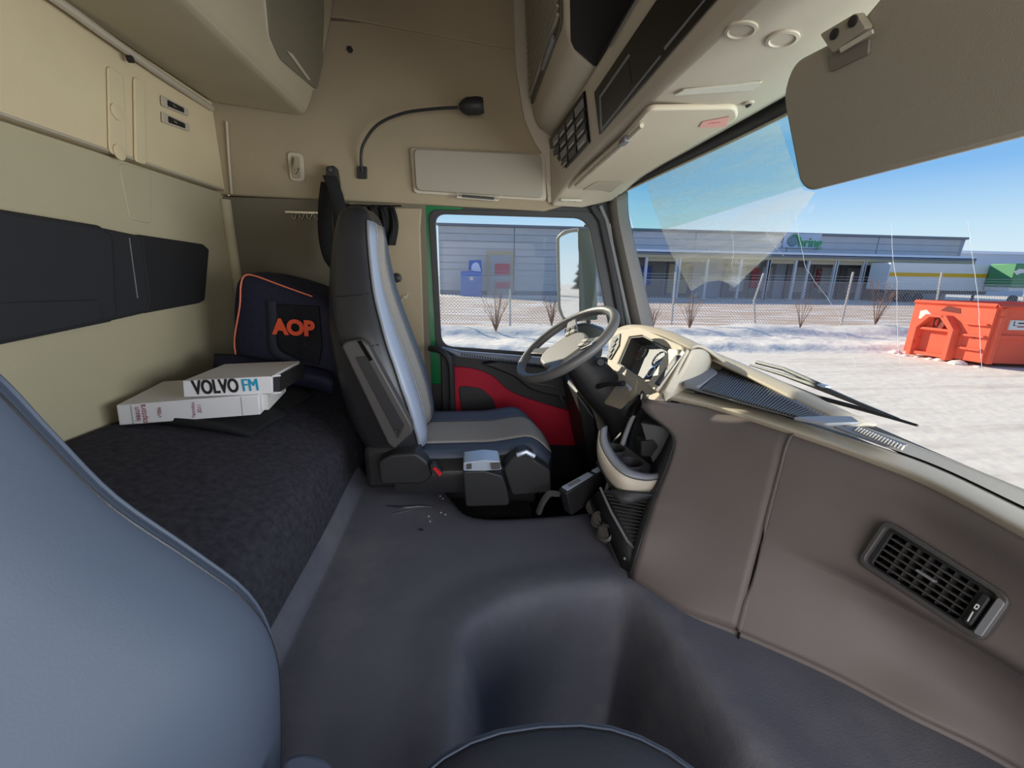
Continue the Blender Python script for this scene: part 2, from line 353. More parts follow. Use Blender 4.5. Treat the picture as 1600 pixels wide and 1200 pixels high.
# inner door panel
YP = 2.09
dp = slab([P(u, v, Y=YP) for u, v in ((688, 552), (760, 556), (1005, 580), (1040, 900), (700, 900))], (0, .04, 0)).build('door_panel', m_black, d1, bevel=.006)
ledge = slab([P(688, 540, Y=YP), P(720, 547, Y=YP), P(960, 566, Y=YP), P(975, 582, Y=YP), P(716, 556, Y=YP)], (0, -.045, 0)).build('door_ledge', m_ledge, d1, bevel=.01, seg=3)
for k in range(34):
    c = P(722+k*4.0, 553+k*.55, Y=YP-.03); MB().box((c.x, YP-.048, c.z+.001), (.005, .008, .011)).build('grille_slat', m_black, ledge)
redp = cr1([P(u, v, Y=YP-.006) for u, v in ((708, 572), (738, 575), (768, 586), (800, 612), (850, 630), (905, 646), (932, 660))], 4)
redp += [P(u, v, Y=YP-.006) for u, v in ((946, 697), (820, 693), (740, 690), (700, 700), (712, 660))]
MB().prism(redp, (0, -.012, 0)).build('red_insert', m_red, d1, bevel=.005, seg=3)
slab([P(u, v, Y=YP-.02) for u, v in ((716, 602), (752, 606), (772, 624), (776, 650), (722, 648))], (0, -.006, 0), .03).build('speaker_pocket', m_black, d1, bevel=.004)
arm = cr1([P(u, v, Y=YP-.02) for u, v in ((752, 566), (800, 585), (830, 606), (880, 618), (930, 622))], 5)
arm += [P(u, v, Y=YP-.02) for u, v in ((950, 590), (860, 574), (780, 562))]
MB().prism(arm, (0, -.05, 0)).build('armrest', m_black, d1, bevel=.012, seg=3)
MB().tube(cr1([P(u, v, Y=YP-.075) for u, v in ((815, 593), (840, 600), (868, 606), (880, 628))], 5), .006, 8).build('door_pull', m_dgrey, d1)
# grab handle
gh = MB().tube(cr1([P(672, 544, Y=2.02), P(690, 549, Y=1.98), P(703, 566, Y=1.97), P(706, 610, Y=1.97), P(706, 655, Y=1.99), P(702, 690, Y=2.05)], 6), .016, 10)
tag(gh.build('grab_handle', m_black), 'black tubular grab handle beside the driver seat at the door opening', 'handle')

# A-pillar
pl = [(952, 316, 975, 300), (960, 360, 978, 345), (975, 440, 998, 430), (992, 525, 1020, 525)]
tr1 = struct(MB().grid(patch([[P(a, b, Y=2.13), P(.5*(a+c), .5*(b+d), Y=2.06), P(c, d, Y=2.10)] for a, b, c, d in pl], 4, 4)).build('trim_1', mat('pillar_plastic', srgb(112, 108, 102), .6, .15, 700), solid=.02))
MB().tube([P(u, v, Y=2.09) for u, v in ((938, 322), (948, 345), (962, 410), (985, 515))], .010, 8).build('pillar_edge', m_grey, tr1)
MB().tube([P(u, v, Y=2.10) for u, v in ((925, 322), (940, 345), (956, 420), (978, 540))], .018, 8).build('door_gasket', m_rubber, tr1)
MB().tube([P(u, v, Y=2.09) for u, v in ((966, 300), (977, 350), (996, 430), (1019, 525))], .009, 8).build('screen_gasket', m_rubber, tr1)

# ------------------------------------------------------------------ windscreen
wtop = [(.74, 2.12, .41), (.78, 1.8, .425), (.81, 1.4, .43), (.82, .9, .43), (.815, .4, .42), (.79, -.1, .41), (.74, -.45, .40)]
wbot = [(.935, 2.12, -.26), (.99, 1.8, -.30), (1.02, 1.4, -.33), (1.035, .9, -.375), (1.02, .4, -.39), (.98, -.1, -.39), (.92, -.45, -.39)]
tint_row = [.30, .30, .265, .23, .21, .2, .2]
def wsrow(t, off=0): return [V(a).lerp(V(b), t)+V((.03*math.sin(math.pi*t)+off, 0, 0)) for a, b in zip(wtop, wbot)]
wg = MB().grid(patch([wsrow(-.03), wsrow(.25), wsrow(.5), wsrow(.75), wsrow(1.05)], 5, 4))
w2 = struct(wg.build('window_2', m_glass))
WS = bvh_of(wg)
def on_ws(u, v, off=-.004):
    h = WS.ray_cast(V((0, 0, 0)), ray(u, v).normalized()); return h[0]+V((off, 0, 0))
# green-blue tinted band along the top edge
rows = []
for t in (0, .5, 1):
    r = []
    for i, (a, b) in enumerate(zip(wtop, wbot)):
        T = t*tint_row[i]; r.append(V(a).lerp(V(b), T)+V((.03*math.sin(math.pi*T)-.002, 0, 0)))
    rows.append(r)
MB().grid(patch(rows, 6, 4)).build('tinted_band', glass('sunband_glass', (.66, .86, .80, 1), .01), w2)
# dry salt film left between the wiper sweeps
def film_poly(px, n, name, m, off):
    c = (sum(p[0] for p in px)/len(px), sum(p[1] for p in px)/len(px)); mb = MB(); R = []
    for k in range(n+1):
        R.append([on_ws(c[0]+(u-c[0])*k/n, c[1]+(v-c[1])*k/n, off) for u, v in px])
    return mb.grid(R, wrap=True).build(name, m, w2)
def dens(px, k=4):
    o = []
    for i in range(len(px)):
        a, b = px[i], px[(i+1) % len(px)]
        o += [(a[0]+(b[0]-a[0])*t/k, a[1]+(b[1]-a[1])*t/k) for t in range(k)]
    return o
m_film = film('dry_salt_film', (.95, .86, .62, 1), .42, 3, .40, .70, (1, 1.2, 12), (.45, 0, 0), .24)
film_poly(dens([(1010, 282), (1220, 190), (1236, 240), (1258, 297), (1278, 300), (1215, 388), (1152, 446), (1125, 438), (1105, 441), (1082, 455), (1050, 395), (1025, 330)]), 10, 'salt_film', m_film, -.006)
m_film2 = film('pale_wiper_smear', (.9, .93, 1, 1), .4, 9, .5, .8, (1, 1, 3), (.9, 0, 0), .02)
film_poly(dens([(1120, 430), (1245, 330), (1300, 296), (1250, 360), (1180, 425), (1150, 450)]), 8, 'wiper_smear', m_film2, -.008)
# cracks in the glass
m_crack = mat('crack_white', srgb(225, 230, 238), .3)
for pts in ([(1244, 332), (1247, 360), (1254, 390), (1260, 420), (1285, 455), (1310, 490), (1325, 530), (1338, 575)],
            [(1393, 348), (1395, 395), (1402, 440), (1402, 490), (1403, 540), (1406, 570)],
            [(1512, 346), (1518, 390), (1526, 440), (1530, 490), (1532, 540), (1534, 580)],
            [(1144, 348), (1146, 385), (1144, 420)], [(1193, 354), (1208, 380), (1225, 400)]):
    q = []
    for i in range(len(pts)-1):
        for k in range(4):
            t = k/4; q.append((pts[i][0]*(1-t)+pts[i+1][0]*t+random.uniform(-1, 1), pts[i][1]*(1-t)+pts[i+1][1]*t))
    MB().tube([on_ws(u, v, -.001) for u, v in q+[pts[-1]]], .0004, 5).build('crack', m_crack, w2)
# black bonded edge at the top of the screen
MB().grid(patch([[V(p)+V((-.004, 0, .03)) for p in wtop], [V(a).lerp(V(b), .022)+V((-.004, 0, 0)) for a, b in zip(wtop, wbot)]], 6, 2)).build('screen_edge', m_rubber, w2, solid=.004)
MB().tube(cr1([V(a).lerp(V(b), .03)+V((-.01, 0, 0)) for a, b in zip(wtop, wbot)], 6), .004, 6).build('screen_gasket', m_beige_plastic, w2)

# ------------------------------------------------------------------ rubber mat over the engine tunnel (height field)
ZT = -.80
def P2(u, v, z=ZT): p = P(u, v, Z=z); return (p.x, p.y)
def smooth(x): x = max(0, min(1, x)); return x*x*(3-2*x)
def sdpoly(x, y, poly):
    d = 1e9; ins = False; n = len(poly)
    for i in range(n):
        ax, ay = poly[i]; bx, by = poly[(i+1) % n]; ex, ey = bx-ax, by-ay
        t = max(0, min(1, ((x-ax)*ex+(y-ay)*ey)/(ex*ex+ey*ey+1e-12))); dx, dy = x-ax-ex*t, y-ay-ey*t; d = min(d, dx*dx+dy*dy)
        if (ay > y) != (by > y) and x < (bx-ax)*(y-ay)/(by-ay)+ax: ins = not ins
    d = math.sqrt(d); return -d if ins else d
drv = [P2(*p) for p in ((552, 752), (600, 753), (652, 750), (690, 758), (712, 785), (732, 803), (775, 809), (860, 805), (945, 798))]
drv = [(-1.2, 1.62)]+[(p[0], p[1]) for p in [tuple(q[:2]) for q in cr1([V((a, b, 0)) for a, b in drv], 4)]]+[(1.2, 1.25), (1.2, 3), (-1.2, 3)]
pas = [P2(*p) for p in ((735, 1010), (752, 985), (800, 957), (862, 940), (930, 930), (975, 932), (1005, 960), (1040, 1015), (1085, 1080), (1150, 1180))]
pas = [(-.02, .45), (-.01, .6)]+[tuple(q[:2]) for q in cr1([V((a, b, 0)) for a, b in pas], 3)]+[(.62, .1), (.62, -1), (-.02, -1)]
G = []; nx, ny = 120, 150
for j in range(ny+1):
    y = -.40+2.15*j/ny; row = []
    for i in range(nx+1):
        x = -.47+1.50*i/nx
        z = ZT
        z += .055*(1-smooth((x+.445)/.045))                         # curls up against the bunk
        z += .02*smooth((y-1.0)/.5)*smooth((-.05-x)/.3)              # slight rise behind the seat gap
        d = sdpoly(x, y, drv); z -= .5*smooth((.012-d)/.05) + .016*smooth((.05-d)/.06)
        d = sdpoly(x, y, pas); k = smooth((.03-d)/.10); z -= .40*k
        z += .010*smooth((.11-abs(d-.05))/.11)*(1 if d > 0 else .3)
        row.append(V((x, y, z)))
    G.append(row)
mm = MB().grid(G)
tag(mm.build('rubber_mat', m_mat, sharp=80, solid=.012, off=-1), 'grey moulded rubber mat over the engine tunnel between the two seats', 'floor mat')
MATB = bvh_of(mm)
# wet streaks and drops
m_wet = mat('wet_streak', srgb(44, 46, 54), .35, 0, spec=.4)
wet = thing('water_spill', 'dark wet streaks and water drops on the rubber mat behind the driver seat', 'water')
def onmat(u, v, o=.002): return hit(MATB, u, v)[0]+V((0, 0, o+.0125))
for pts, r in (([(604, 795), (630, 798), (655, 796), (675, 797)], .006), ([(622, 806), (640, 802)], .004), ([(613, 808), (622, 806)], .003), ([(655, 833), (661, 834)], .006)):
    q = cr1([onmat(*p, -.001) for p in pts], 4) if len(pts) > 2 else [onmat(*p, -.001) for p in pts]
    MB().tube(q, [r*(.4+.6*math.sin(math.pi*(i+.5)/len(q))) for i in range(len(q))], 6).build('streak', m_wet, wet)
for u, v in ((688, 780), (692, 784), (689, 806), (696, 809), (670, 812), (672, 820), (686, 768)):
    c = onmat(u, v, 0); MB().lathe(c, (0, 0, 1), [(.004, -.001), (.0035, .0015), (.001, .003)], 8).build('drop', m_silver, wet)

# ------------------------------------------------------------------ bunk
bunk = thing('bunk_bed', 'sleeper bunk with dark navy speckled mattress along the back wall', 'bed')
prof = [(XB+.01, -.445), (-.86, -.46), (-.62, -.52), (-.50, -.57), (-.465, -.60), (-.435, -.70), (-.43, -.757), (-.46, -.775), (XB+.01, -.775)]
R = [[V((x, y, z+.006*math.sin(y*5+x*9))) for x, z in prof] for y in [YR+.03+(YL-YR-.08)*k/20 for k in range(21)]]
mb = MB().grid(R, wrap=True)
mb.f.append(tuple(range(len(prof)-1, -1, -1))); mb.f.append(tuple(len(R)*len(prof)-len(prof)+k for k in range(len(prof))))
mb.build('mattress', m_navyfab, bunk, bevel=.02, seg=3, sharp=50)
slab([(XB+.02, YR+.03, ZF), (-.445, YR+.03, ZF), (-.445, YR+.03, -.78), (XB+.02, YR+.03, -.78)], (0, YL-YR-.08, 0)).build('bunk_base', m_dgrey, bunk, bevel=.006)
MB().box((-.436, .85, -.772), (.008, 2.4, .012)).build('base_edge', m_black, bunk, bevel=.003)

# ------------------------------------------------------------------ black padded panel on the back wall
bp = thing('wall_cushion', 'long black padded panel on the back wall above the bunk', 'wall panel')
x0 = XB+.002
wrect([(-260, 290), (128, 351), (137, 357), (150, 366), (158, 495), (148, 503), (-260, 585)], x0, .05, .0, 'thick_panel', m_pad, bp, bevel=.014, seg=3)
wrect([(-260, 480), (150, 468), (158, 497), (146, 503), (-260, 585)], x0+.049, .006, .0, 'lower_roll', m_pad, bp, bevel=.003)
wrect([(140, 355), (203, 368), (216, 466), (212, 489), (158, 501), (150, 500)], x0, .036, .0, 'middle_panel', m_pad, bp, bevel=.01, seg=3)
wrect([(204, 366), (306, 381), (316, 389), (309, 470), (300, 474), (212, 490), (217, 466)], x0, .03, .0, 'end_panel', mat('end_pad', srgb(30, 30, 33), .8, .3, 600), bp, bevel=.01, seg=3)
MB().tube([P(202, 372, X=x0+.037), P(215, 466, X=x0+.037)], .0015, 6).build('seam_line', m_grey, bp)

# ------------------------------------------------------------------ rear overhead cabinet
rc = thing('rear_cabinet', 'beige overhead storage cabinet above the bunk on the back wall', 'cabinet')
pr = [(XB+.03, .668), (-.73, .638), (-.695, .638), (-.672, .652), (-.64, .72), (-.585, .86), (-.54, 1.0), (-.515, 1.12), (-.51, ZC-.005), (XB+.03, ZC-.005)]
yend = 2.065
mb = MB().prism([(x, YR+.02, z) for x, z in pr], (0, yend-YR-.02, 0)); mb.build('cabinet_body', m_beige, rc, bevel=.014, seg=4, sharp=50)
fp = V((-.672, 0, .652)); fn = V((1, 0, 0)).cross(V((0, 0, 0))) if 0 else V((.93, 0, -.40)).normalized()
fp = V((-.60, 0, .82)); 
mpx = [(405, -160), (424, 60), (440, 95), (496, 142), (505, 100), (508, 20), (500, -160)]
mp_ = [PP(u, v, fp+fn*.012, fn) for u, v in mpx]
c = sum(mp_, V())/len(mp_)
slab([c+(p-c)*1.035-fn*.020 for p in mp_], fn*.013, .02).build('door_surround', m_beige_plastic, rc, bevel=.004)
dd = slab([p-fn*.02 for p in mp_], fn*.019, .02).build('cabinet_door', m_mesh, rc, bevel=.004, seg=2)
slab([PP(u, v, fp+fn*.013, fn) for u, v in ((446, 78), (456, 84), (484, 124), (480, 124))], fn*.004, .003).build('door_pull', m_beige_plastic, dd, bevel=.001)

# ------------------------------------------------------------------ front overhead console, open shelf and upper cabinet
fc = thing('overhead_console', 'beige overhead console above the windscreen with dark display band', 'console')
RID = (.44, .415); FT = (.365, .585)
cp = [RID, FT, (.80, .60), (.80, .445), (.70, .405), (.58, .402)]
mb = MB(); ys = [YR+.02, 0.3, 1.2, 1.75, 1.9, 2.0, 2.07]; dz = [0, 0, 0, 0, -.012, -.05, -.105]; dx = [0, 0, 0, 0, 0, -.02, -.055]
R = []
for y, a, b in zip(ys, dz, dx):
    row = []
    for i, (x, z) in enumerate(cp):
        k = (1, 0, 0, .1, .6, .9)[i]; row.append(V((x+b*k, y, z+a*k)))
    R.append(row)
mb.grid(R, wrap=True); mb.f.append(tuple(range(5, -1, -1))); mb.f.append(tuple(len(R)*6-6+k for k in range(6)))
mb.build('console_body', m_beige_plastic, fc, bevel=.012, seg=4, sharp=50)
CB = bvh_of(mb)
n_f = V((-(FT[1]-RID[1]), 0, FT[0]-RID[0])).normalized()
if n_f.x > 0: n_f = -n_f
pf = V((RID[0], 0, RID[1]))
n_f = V((-.17, 0, -.075)).normalized()
def fas(px, o0, d, name, m, par, r=.004, **k): return slab([PP(u, v, pf+n_f*o0, n_f) for u, v in px], n_f*d, r).build(name, m, par, **k)
fr = fas([(931, 143), (1034, -8), (1128, -8), (939, 210)], .0, .006, 'display_band', m_blackg, fc, bevel=.001)
for px in ([(937, 150), (983, 84), (985, 87), (939, 153)], [(939, 202), (1032, 86), (1033, 89), (940, 206)], [(937, 150), (939, 150), (942, 203), (939, 203)],
           [(1038, 74), (1105, -6), (1108, -6), (1040, 78)], [(952, 72), (996, -4), (998, -4), (954, 74)]):
    fas(px, .0055, .002, 'band_edge', m_grey, fc, 0)
fas([(940, 154), (982, 94), (988, 130), (943, 192)], .0055, .0015, 'screen', m_blackg, fc)
u1 = fas([(861, 216), (915, 141), (923, 222), (866, 286)], .0, .008, 'switch_unit', m_blackg, fc, bevel=.001)
A, B, D_, C_ = [PP(u, v, pf+n_f*.009, n_f) for u, v in ((862, 217), (914, 144), (921, 221), (866, 283))]
def bil(s, t): return A.lerp(B, s).lerp(C_.lerp(D_, s), t)
btn = 0
for s in range(4):
    for t in range(4):
        s0, t0 = .06+s*.235, .06+t*.235
        q = [bil(s0, t0), bil(s0+.19, t0), bil(s0+.19, t0+.17), bil(s0, t0+.17)]
        slab(q, n_f*.004, .002).build('button', m_dgrey if (s+t) % 3 else m_grey, u1, bevel=.0006)
        if (s*3+t*5) % 4 != 1:
            q2 = [bil(s0+.03, t0+.11), bil(s0+.16, t0+.11), bil(s0+.16, t0+.14), bil(s0+.03, t0+.14)]
            slab([p+n_f*.004 for p in q2], n_f*.0008).build('button_mark', m_paper, u1, smooth=False)
# underside fittings, found on the body by looking along its surface
def und(u, v, o=0):
    h, n = hit(CB, u, v); return h+n*o
for u, v in ((1158, 46), (1223, 60)):
    h, n = hit(CB, u, v); MB().lathe(h, n, [(.026, -.002), (.026, .003), (.021, .004), (.019, .0015)], 28).build('round_plug', m_beige_plastic, fc)
ln = [und(u, v, .001) for u, v in ((1053, 146), (1068, 138), (1191, 125), (1180, 137))]
slab(ln, hit(CB, 1120, 135)[1]*.004, .003).build('reading_light_lens', m_lens, fc, bevel=.001)
h, n = hit(CB, 1170, 160); MB().lathe(h, n, [(.012, 0), (.012, .004), (.008, .005)], 16).build('visor_clip', m_beige_plastic, fc)
MB().box(h+n*.006, (.006, .014, .006)).build('clip_slot', m_ink, fc)
# mirror switches at the end
h, n = hit(CB, 885, 312)
MB().box(h+n*.004+V((.02, 0, 0)), (.10, .03, .010), None).build('switch_bar', m_lens, fc, bevel=.003)
for k in (-1, 1): MB().box(h+n*.010+V((.02+k*.03, 0, 0)), (.02, .02, .004)).build('switch', m_beige_plastic, fc, bevel=.001)

uc = thing('upper_cabinet', 'beige upper cabinet with dark slatted shutter above the driver window', 'cabinet')
bp_ = [(.235, ZC-.005), (.283, .705), (.305, .64), (.372, .598), (.79, .60), (.79, ZC-.005)]
mb = MB(); yn, yf = 1.40, 2.07
mb.prism([(x, yn, z) for x, z in bp_], (0, yf-yn, 0)); mb.build('cabinet_body', m_beige_plastic, uc, bevel=.02, seg=4, sharp=50)
slab([(.18, yf, ZC-.01), (.208, yf, .87), (.25, yf, .67), (.30, yf, .58), (.345, yf, .52), (.37, yf, .33), (.44, yf, .34), (.44, yf, ZC-.01)], (0, .02, 0)).build('end_rim', m_beige_plastic, uc, bevel=.006)
sxx = lambda z: .283-(z-.705)*.0756
sh = slab([(sxx(z)-.002, y, z) for y, z in ((1.43, .712), (2.04, .712), (2.04, 1.3), (1.43, 1.3))], (-.006, 0, 0), .03).build('shutter', mat('shutter_dark', srgb(92, 88, 78), .7), uc, bevel=.002)
m_sl = mat('slat_grey', srgb(165, 158, 140), .5)
for k in range(24):
    z = .745+k*.022; MB().box((sxx(z)-.012, 1.735, z), (.010, .58, .008)).build('slat', m_sl, sh)
MB().box((sxx(.722)-.012, 1.62, .722), (.014, .20, .018)).build('shutter_handle', m_grey, uc, bevel=.004)
# open shelf nearer the passenger: dark back, roof lip
sf = thing('overhead_shelf', 'deep dark open storage shelf above the overhead console display', 'shelf')
MB().box((.585, .495, .606), (.41, 1.78, .012)).build('shelf_floor', m_shelfdark, sf)
MB().box((.785, .495, .95), (.01, 1.78, .68)).build('shelf_back', m_shelfdark, sf)
MB().prism([(.252, 1.398, 1.30), (.300, 1.398, .66), (.312, 1.398, .640), (.372, 1.398, .601), (.79, 1.398, .601), (.79, 1.398, 1.30)], (0, -.012, 0)).build('shelf_end', m_shelfdark, sf)
lip = cr1([(.26, 1.38, .95), (.26, 1.2, 1.0), (.26, 1.0, 1.05), (.26, .8, 1.08), (.26, -.3, 1.08)], 5)
MB().prism([(.26, 1.38, ZC-.01)]+lip+[(.26, -.3, ZC-.01)], (.05, 0, 0)).build('shelf_fascia', m_shelfdark, sf, bevel=.008)

# folded sun visor on the driver side
fv = thing('sun_visor', 'beige driver sun visor folded flat against the overhead console', 'sun visor')
vpx = [(1150, 170), (1012, 172), (968, 222), (900, 282), (878, 306), (930, 307), (985, 284), (1153, 186)]
zv = .385
vp = [P(u, v, Z=zv) for u, v in vpx]
vp[3] = P(905, 276, Y=1.86); vp[4] = P(880, 304, Y=1.95); vp[5] = P(930, 306, Y=1.96)
# keep the folded visor in one inclined plane fitted to three anchors
a_, b_, c_ = P(1150, 172, Z=.392), P(1005, 180, Z=.392), P(960, 296, Z=.372)
vn = (b_-a_).cross(c_-a_).normalized()
if vn.z > 0: vn = -vn
vp = [PP(u, v, a_, vn) for u, v in vpx]
slab(vp, -vn*.014, .02).build('visor_panel', mat('visor_vinyl_pale', srgb(200, 186, 166), .7, .15, 700, .3), fv, bevel=.005, seg=3)
slab([PP(u, v, a_+vn*.001, vn) for u, v in ((1098, 190), (1140, 182), (1134, 198), (1092, 199))], vn*.001).build('warning_label', m_label, fv, smooth=False)
text('label_print', 'AIRBAG', .008, PP(1116, 192, a_+vn*.0022, vn), (PP(1138, 190, a_, vn)-PP(1095, 194, a_, vn)), (PP(1116, 185, a_, vn)-PP(1116, 199, a_, vn)), mat('label_red', srgb(200, 60, 50)), fv, .0002)
slab([PP(u, v, a_+vn*.001, vn) for u, v in ((905, 300), (932, 284), (975, 283), (955, 300))], vn*.0015, .004).build('mirror_cover', m_beige_plastic, fv, bevel=.0006)
MB().tube([PP(1003, 196, a_+vn*.008, vn), PP(972, 226, a_+vn*.008, vn), PP(900, 290, a_+vn*.004, vn)], .006, 8).build('pivot_rod', m_beige_plastic, fv)
MB().box(PP(976, 220, a_+vn*.008, vn), (.02, .05, .018)).build('pivot_clip', m_grey, fv, bevel=.004)

# big lowered visor at the right
bv = thing('sun_visor', 'large grey-beige sun visor hanging down at the top right of the windscreen', 'sun visor')
q0 = V((.62, 0, 0)); nv = V((-.985, 0.0, -.17)).normalized()
bpx = [(1238, 98), (1330, 50), (1372, 0), (1420, -60), (1760, -120), (1760, 172), (1262, 299), (1248, 286), (1222, 150)]
slab([PP(u, v, q0, nv) for u, v in bpx], -nv*.016, [.03, .03, .02, 0, 0, 0, .02, .02, .03]).build('visor_panel', m_visor, bv, bevel=.006, seg=3)
hg = slab([PP(u, v, q0+nv*.002, nv) for u, v in ((1292, 52), (1350, 18), (1366, 42), (1312, 82))], nv*.012, .005).build('hinge_bracket', m_visor, bv, bevel=.003)
for u, v in ((1305, 53), (1334, 33)): MB().lathe(PP(u, v, q0+nv*.014, nv), nv, [(.007, 0), (.007, .003), (.004, .004)], 12).build('screw', m_ink, hg)
slab([PP(u, v, q0+nv*.014, nv) for u, v in ((1314, 75), (1365, 45), (1366, 52), (1316, 82))], nv*.003, .001).build('hinge_pin', m_lens, bv, bevel=.001)
slab([PP(u, v, q0+nv*.0005, nv) for u, v in ((1297, 88), (1362, 60), (1360, 84), (1302, 112))], nv*.004, .003).build('hinge_seat', mat('hinge_seat', srgb(120, 114, 104), .7), bv, bevel=.002)

# narrow visor folded up on the side wall above the driver window
svp = thing('side_visor', 'beige side sun blind folded up on the wall above the driver window', 'sun visor')
YV = 2.05
slab([P(u, v, Y=YV) for u, v in ((646, 232), (846, 241), (849, 309), (650, 297))], (0, .018, 0), .025).build('blind_panel', m_visor, svp, bevel=.005, seg=3)
slab([P(u, v, Y=YV+.022) for u, v in ((640, 230), (852, 240), (854, 314), (646, 302))], (0, .012, 0), .02).build('blind_backing', m_beige_plastic, svp, bevel=.004)
MB().tube([P(714, 302, Y=YV), P(714, 308, Y=YV-.01), P(778, 313, Y=YV-.01), P(781, 306, Y=YV)], .004, 8).build('hinge_wire', m_lens, svp)
MB().tube([P(722, 307, Y=YV-.008), P(772, 311, Y=YV-.008)], .008, 10).build('hinge_sleeve', m_dgrey, svp)

# ------------------------------------------------------------------ small fittings on the side wall
yw = YL-.014
lamp = thing('reading_lamp', 'black gooseneck reading lamp curving over the driver-side wall', 'lamp')
slab([P(u, v, Y=yw) for u, v in ((559, 261), (574, 261), (574, 280), (559, 280))], (0, -.014, 0), .006).build('base', m_black, lamp, bevel=.003)
gp = cr1([P(566, 268, Y=yw-.012), P(564, 250, Y=yw-.03), P(568, 225, Y=yw-.05), P(590, 195, Y=yw-.07), P(630, 177, Y=yw-.085), P(680, 170, Y=yw-.10), P(716, 168, Y=yw-.11)], 8)
MB().tube(gp, .006, 8).build('neck', m_black, lamp)
hc = P(718, 167, Y=yw-.11); he = P(752, 165, Y=yw-.115); hd = (he-hc)
MB().lathe(hc, hd, [(.010, -.002), (.024, .012), (.033, .03), (.034, .075), (.031, .092), (.027, .10)], 18).build('head', m_black, lamp)
ch = thing('coat_hook', 'small beige recessed coat hook on the driver-side wall left of the lamp', 'hook')
slab([P(u, v, Y=yw) for u, v in ((449, 237), (474, 240), (477, 284), (454, 283))], (0, -.008, 0), .02).build('recess_plate', m_beige_plastic, ch, bevel=.004, seg=3)
slab([P(u, v, Y=yw-.0085) for u, v in ((454, 243), (468, 245), (470, 279), (457, 279))], (0, -.002, 0), .01).build('recess', m_side_up, ch, bevel=.001)
MB().tube(cr1([P(459, 247, Y=yw-.008), P(458, 262, Y=yw-.03), P(462, 270, Y=yw-.04), P(466, 262, Y=yw-.04)], 4), .005, 8).build('hook', m_chrome, ch)
hr = thing('hook_rail', 'small chrome hook rail on the side wall beside the seat belt', 'hook')
MB().box((P(476, 333, Y=yw+.01).x, YL-.006, P(476, 332, Y=yw).z), (.165, .012, .012)).build('rail', m_chrome, hr, bevel=.002)
for u in (456, 468, 480, 492):
    MB().tube(cr1([P(u, 333, Y=YL-.012), P(u+1, 340, Y=YL-.02), P(u+5, 342, Y=YL-.028), P(u+8, 335, Y=YL-.03)], 3), .003, 6).build('hook', m_chrome, hr)

sb = thing('seat_belt', 'black seat belt hanging from its pillar anchor behind the driver seat', 'seat belt')
slab([P(u, v, Y=2.03) for u, v in ((509, 260), (523, 258), (528, 290), (510, 300))], (0, .05, 0), .01).build('anchor', m_black, sb, bevel=.004)
MB().lathe(P(516, 265, Y=2.03), (0, -1, 0), [(.008, 0), (.008, .004), (.004, .006)], 12).build('bolt', m_dgrey, sb)
def ribbon(cl, wd, m_, name, par, th=.003):
    cl = cr1(cl, 6); G_ = []
    for i, p in enumerate(cl):
        W = V(wd[0]).lerp(V(wd[1]), i/(len(cl)-1)); G_.append([p-W*.5, p, p+W*.5])
    return MB().grid(G_).build(name, m_, par, solid=th, off=0)
ribbon([P(515, 275, Y=1.99), P(527, 310, Y=1.97), P(533, 350, Y=1.93), P(538, 400, Y=1.88)], [(.05, .02, 0), (.05, .03, 0)], m_blackm, 'belt_webbing', sb)
ribbon([P(512, 285, Y=2.03), P(508, 320, Y=2.03), P(508, 365, Y=2.02), P(515, 400, Y=2.0), P(526, 418, Y=1.97)], [(.05, .02, 0), (.05, .04, 0)], m_blackm, 'belt_webbing', sb)
ct = thing('curtain', 'gathered black curtain bunched behind the driver headrest', 'curtain')
G_ = []
for j in range(9):
    t = j/8; r = []
    for i in range(41):
        s = i/40; x = -.57+.24*s; r.append(V((x+.01*math.sin(t*4), YL-.045-.018*math.sin(s*34+t*2)-.008*math.sin(s*71), .285-.16*t-(.03*t*(1-s)))))
    G_.append(r)
MB().grid(G_).build('cloth', m_blackm, ct, solid=.004)
MB().tube([(-.60, YL-.045, .292), (-.30, YL-.045, .292)], .006, 8).build('curtain_rail', m_chrome, ct)
kb = MB().lathe(P(622, 434, Y=YL-.012), (0, -1, 0), [(.010, 0), (.010, .02), (.022, .025), (.022, .045), (.014, .05)], 8)
tag(kb.build('stud', m_black), 'black round stud on the pillar trim behind the driver seat', 'stud')
wire = MB().tube(cr1([P(627, 470, Y=YL-.02), P(632, 462, Y=YL-.03), P(634, 466, Y=YL-.03), P(638, 458, Y=YL-.03)], 4), .0015, 5)
tag(wire.build('wire_end', m_paper), 'short loose pale wire end sticking out beside the driver backrest', 'wire')

